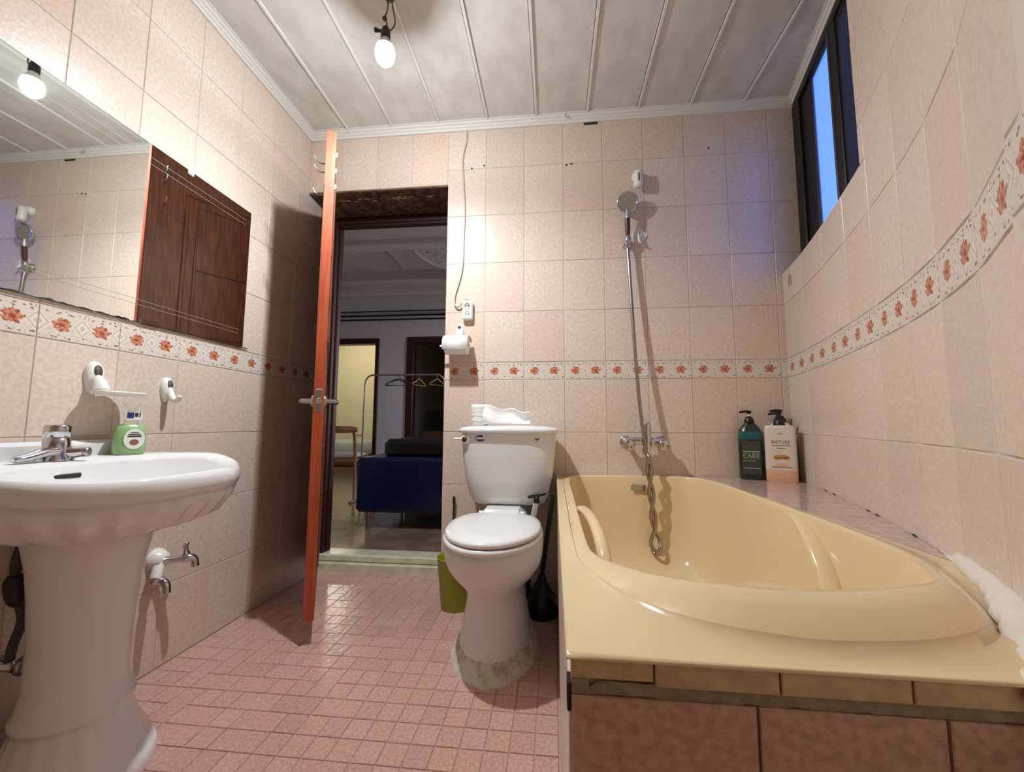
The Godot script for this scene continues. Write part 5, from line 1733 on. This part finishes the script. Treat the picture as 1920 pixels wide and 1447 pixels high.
	put(turned(Vector3(-0.095, 0.008, 0.055), Vector3.RIGHT, [Vector2(0.010, 0), Vector2(0.015, 0.01), Vector2(0.017, 0.08), Vector2(0.021, 0.10), Vector2(0.017, 0.12), Vector2(0.014, 0.185), Vector2(0.010, 0.19)], 18), "body", M.chrome, mx)
	for e in [-0.072, 0.080]:
		var kn := Vector3(e, -0.008, 0.060)
		put(turned(kn, Vector3(0.1 * signf(e), -0.15, 1), [Vector2(0.013, -0.014), Vector2(0.017, 0.004), Vector2(0.026, 0.008), Vector2(0.028, 0.022), Vector2(0.022, 0.028), Vector2(0.012, 0.029), Vector2(0.010, 0.033), Vector2(0.0, 0.034)], 8), "knob", M.chrome, mx)
	put(lathe_of(Vector3(0.012, 0.0, 0.060), [Vector2(0.013, -0.03), Vector2(0.019, -0.02), Vector2(0.020, 0.02), Vector2(0.016, 0.04), Vector2(0.018, 0.048), Vector2(0.018, 0.085), Vector2(0.014, 0.09), Vector2(0.0, 0.091)], 20), "diverter", M.chrome, mx)
	# hose: straight from the hand shower down past the mixer, then twisted on itself
	var ho := thing("shower_hose", "flexible metal shower hose, twisted on itself below the mixer", "hose")
	var a := [Vector3(1.690, 1.70, 0.036), Vector3(1.695, 1.55, 0.042), Vector3(1.702, 1.35, 0.050), Vector3(1.710, 1.12, 0.064), Vector3(1.718, 0.92, 0.084), Vector3(1.727, 0.80, 0.096)]
	var pa := spline(a, 8)
	var pb := [Vector3(1.742, 0.70, 0.060)]
	var n := 72
	for i in range(0, n + 1):
		var q := float(i) / n
		var y := lerpf(0.74, 0.285, q)
		var ctr := Vector3(lerpf(1.742, 1.764, q), y, lerpf(0.100, 0.126, q))
		var tw := q * TAU * 2.25 + 2.6
		var wd := 0.0095 + 0.012 * smoothstep(0.78, 1.0, q)
		var off := Vector3(cos(tw), 0, sin(tw)) * wd
		pa.append(ctr + off)
		if y < 0.68: pb.append(ctr - off)
	# the loop at the bottom joins both strands
	var e1: Vector3 = pa[pa.size() - 1]
	var e2: Vector3 = pb[pb.size() - 1]
	var mid := (e1 + e2) / 2
	for k in range(1, 10):
		var g := PI * k / 10.0
		pa.append(mid + (e1 - mid) * cos(g) + Vector3(0, -0.026 * sin(g), 0))
	for k in range(pb.size() - 1, -1, -1): pa.append(pb[k])
	put(tube_of(pa, 0.0082, 10), "sheath", M.hose_metal, ho)
	put(turned(Vector3(1.742, 0.698, 0.060), Vector3(0.1, 1, -0.3), [Vector2(0.011, -0.016), Vector2(0.012, 0.0), Vector2(0.012, 0.012)], 14), "nut", M.chrome, ho)
	put(turned(Vector3(1.690, 1.672, 0.037), Vector3(-0.05, 1, 0), [Vector2(0.0085, 0), Vector2(0.011, 0.012), Vector2(0.012, 0.030)], 14), "nut", M.chrome, ho)

# ------------------------------------------------------------------ bottles on the ledge
func pump_head(parent: Node, y: float, turn: float, s := 1.0, clear := true) -> void:
	var h := Node3D.new()
	h.name = "pump"
	parent.add_child(h)
	put(lathe_of(Vector3(0, y, 0), [Vector2(0.019 * s, 0), Vector2(0.018 * s, 0.012), Vector2(0.012 * s, 0.022), Vector2(0.009 * s, 0.026), Vector2(0.0, 0.027)], 18), "collar", M.black_plastic, h)
	put(lathe_of(Vector3(0, y + 0.024, 0), [Vector2(0.0045, 0), Vector2(0.0045, 0.016)], 10), "stem", M.white_plastic if clear else M.black_plastic, h)
	put(lathe_of(Vector3(0, y + 0.036, 0), [Vector2(0.006, 0), Vector2(0.010, 0.008), Vector2(0.012, 0.013), Vector2(0.0, 0.014)], 14), "button", M.black_plastic, h)
	var d := Vector3(cos(turn), 0, -sin(turn))
	put(tube_of([Vector3(0, y + 0.046, 0), Vector3(0, y + 0.046, 0) + d * 0.02, Vector3(0, y + 0.043, 0) + d * 0.036], [0.006, 0.005, 0.004], 8), "nozzle", M.black_plastic, h)

func rounded_body(w: float, d: float, rows: Array, e := 0.5) -> MB:
	var b := MB.new()
	var rg := []
	for q in rows:
		var r := PackedVector3Array()
		for k in 40:
			var a := TAU * k / 40
			r.append(Vector3(signf(cos(a)) * pow(absf(cos(a)), e) * w / 2 * q.y, q.x, signf(sin(a)) * pow(absf(sin(a)), e) * d / 2 * q.y))
		rg.append(r)
	b.loft(rg)
	return b

func words(text: String, at: Vector3, size: float, m: Material, parent: Node, called := "lettering") -> void:
	var tm := TextMesh.new()
	var f := SystemFont.new()
	f.font_names = PackedStringArray(["Droid Sans"])
	tm.font = f
	tm.text = text
	tm.font_size = 32
	tm.pixel_size = size / 32.0
	tm.depth = 0.0004
	tm.curve_step = 2.0
	var o := put(tm, called, m, parent)
	o.position = at

func build_bottles() -> void:
	var Y := TUB_Y
	var g := thing("shampoo_bottle", "dark green pump bottle with a teal shoulder on the tiled ledge", "bottle", Vector3(2.203, Y, 0.056), -0.35, "pump bottles on the ledge")
	g.scale = Vector3.ONE * 1.08
	put(rounded_body(0.088, 0.058, [Vector2(0.0, 0.88), Vector2(0.004, 0.97), Vector2(0.012, 1.0), Vector2(0.165, 1.0)], 0.7), "body", M.bottle_green, g)
	put(rounded_body(0.088, 0.058, [Vector2(0.165, 1.0), Vector2(0.182, 0.99), Vector2(0.196, 0.95)], 0.7), "shoulder", M.bottle_teal, g)
	put(rounded_body(0.088, 0.058, [Vector2(0.196, 0.95), Vector2(0.212, 0.78), Vector2(0.226, 0.50), Vector2(0.234, 0.40)], 0.8), "neck", M.bottle_green, g)
	put(bx(Vector3(-0.033, 0.022, 0.0262), Vector3(0.033, 0.158, 0.0294), 0.001), "label_panel", M.bottle_label, g)
	put(bx(Vector3(-0.030, 0.112, 0.0292), Vector3(0.030, 0.116, 0.0298)), "print_line", M.pale_print, g)
	put(bx(Vector3(-0.030, 0.046, 0.0292), Vector3(0.030, 0.0485, 0.0298)), "print_line", M.pale_print, g)
	put(bx(Vector3(-0.030, 0.076, 0.0292), Vector3(0.014, 0.078, 0.0298)), "print_line", M.pale_print, g)
	words("CARE", Vector3(0.0, 0.096, 0.0296), 0.026, M.pale_print, g)
	pump_head(g, 0.232, PI + 0.2)
	var p := thing("body_wash_bottle", "pale peach square pump bottle standing before the dark one", "bottle", Vector3(2.300, Y, 0.112), -0.42, "pump bottles on the ledge")
	p.scale = Vector3.ONE * 1.18
	put(rounded_body(0.098, 0.056, [Vector2(0.042, 1.0), Vector2(0.19, 0.99), Vector2(0.198, 0.96), Vector2(0.202, 0.88)], 0.35), "body", M.bottle_white, p)
	put(rounded_body(0.098, 0.056, [Vector2(0.0, 0.94), Vector2(0.004, 0.99), Vector2(0.042, 1.0)], 0.35), "lower_body", M.bottle_peach, p)
	words("NATURE", Vector3(0.0, 0.142, 0.0282), 0.016, M.ink_grey, p)
	put(bx(Vector3(-0.028, 0.1285, 0.0276), Vector3(0.028, 0.131, 0.0286)), "print_line", M.ink_grey, p)
	put(bx(Vector3(-0.013, 0.1195, 0.0276), Vector3(0.013, 0.1215, 0.0286)), "print_line", M.ink_grey, p)
	put(bx(Vector3(-0.008, 0.172, 0.0274), Vector3(0.008, 0.174, 0.0284)), "print_line", M.ink_grey, p)
	for e in [[0.0, 0.090, 0.024, 0.008], [-0.012, 0.084, 0.014, 0.005], [0.014, 0.085, 0.012, 0.005], [0.002, 0.062, 0.020, 0.005]]:
		var b := MB.new()
		b.prism(T(Vector3(e[0], e[1], 0.0275)), oval(e[2], e[3], 12), 0.0, 0.0010)
		put(b, "print_patch", M.ink_orange if e[1] > 0.07 else M.bottle_peach, p)
	put(bx(Vector3(-0.03, 0.052, 0.0276), Vector3(0.03, 0.0545, 0.0287)), "print_line", M.ink_red, p)
	var p2 := thing("conditioner_bottle", "pale pump bottle half hidden behind the peach one", "bottle", Vector3(2.345, Y, 0.034), -0.2, "pump bottles on the ledge")
	p2.scale = Vector3.ONE * 1.14
	put(rounded_body(0.070, 0.044, [Vector2(0.0, 0.95), Vector2(0.006, 1.0), Vector2(0.205, 1.0), Vector2(0.215, 0.9), Vector2(0.22, 0.6)], 0.5), "body", M.bottle_white, p2)
	pump_head(p2, 0.222, PI + 0.2, 1.15)
	pump_head(p, 0.201, PI - 0.5, 1.0, false)

# ------------------------------------------------------------------ things beside the toilet
func build_floor_things() -> void:
	var b := thing("waste_bin", "lime green plastic bin beside the toilet foot", "bin", Vector3(0.885, 0.0, 0.115))
	var sh := MB.new()
	sh.lathe(T(Vector3.ZERO), [Vector2(0.066, 0.0), Vector2(0.068, 0.004), Vector2(0.088, 0.215), Vector2(0.091, 0.22), Vector2(0.088, 0.221), Vector2(0.084, 0.215), Vector2(0.063, 0.006), Vector2(0.0, 0.005)], 32)
	put(sh, "shell", M.lime_plastic, b)
	put(bx(Vector3(0.028, 0.055, 0.054), Vector3(0.066, 0.09, 0.066), 0.002), "sticker", M.ink, b).rotation.y = 0.45
	# thin dark stick behind the bin
	var st := thing("brush_stick", "thin dark stick leaning behind the green bin", "stick", Vector3(0.842, 0.0, 0.03))
	put(tube_of([Vector3(0.0, 0.0, 0.0), Vector3(0.002, 0.44, -0.012)], 0.005, 8), "shaft", M.pipe_black, st)
	put(lathe_of(Vector3(0.002, 0.435, -0.012), [Vector2(0.007, 0), Vector2(0.007, 0.03), Vector2(0.0, 0.033)], 10), "grip", M.black_plastic, st)
	# plunger
	var pl := thing("plunger", "black rubber plunger on a dark pole against the bathtub", "plunger", Vector3(1.272, 0.0, 0.150))
	put(lathe_of(Vector3.ZERO, [Vector2(0.066, 0.0), Vector2(0.070, 0.012), Vector2(0.068, 0.05), Vector2(0.058, 0.085), Vector2(0.038, 0.115), Vector2(0.022, 0.14), Vector2(0.018, 0.165), Vector2(0.0, 0.166)], 28), "cup", M.black_plastic, pl)
	put(tube_of([Vector3(0, 0.16, 0), Vector3(0.050, 0.53, 0.098)], 0.0115, 10), "pole", M.black_plastic, pl)
	# brush with a black cross grip
	var tb := thing("toilet_brush", "white handled toilet brush with a black cross grip behind the toilet", "brush", Vector3(1.185, 0.0, 0.082))
	put(lathe_of(Vector3.ZERO, [Vector2(0.036, 0.0), Vector2(0.038, 0.01), Vector2(0.035, 0.14), Vector2(0.032, 0.15), Vector2(0.0, 0.15)], 22), "holder", M.black_plastic, tb)
	put(tube_of([Vector3(0, 0.15, 0), Vector3(0.070, 0.505, 0.20)], [0.011, 0.012], 12), "shaft", M.white_plastic, tb)
	put(lathe_of(Vector3(0.070, 0.495, 0.20), [Vector2(0.013, 0), Vector2(0.014, 0.012), Vector2(0.008, 0.03), Vector2(0.0, 0.031)], 14), "ferrule", M.black_plastic, tb)
	put(tube_of([Vector3(0.034, 0.517, 0.195), Vector3(0.070, 0.526, 0.20), Vector3(0.108, 0.536, 0.205)], [0.006, 0.010, 0.006], 10), "cross_grip", M.black_plastic, tb)
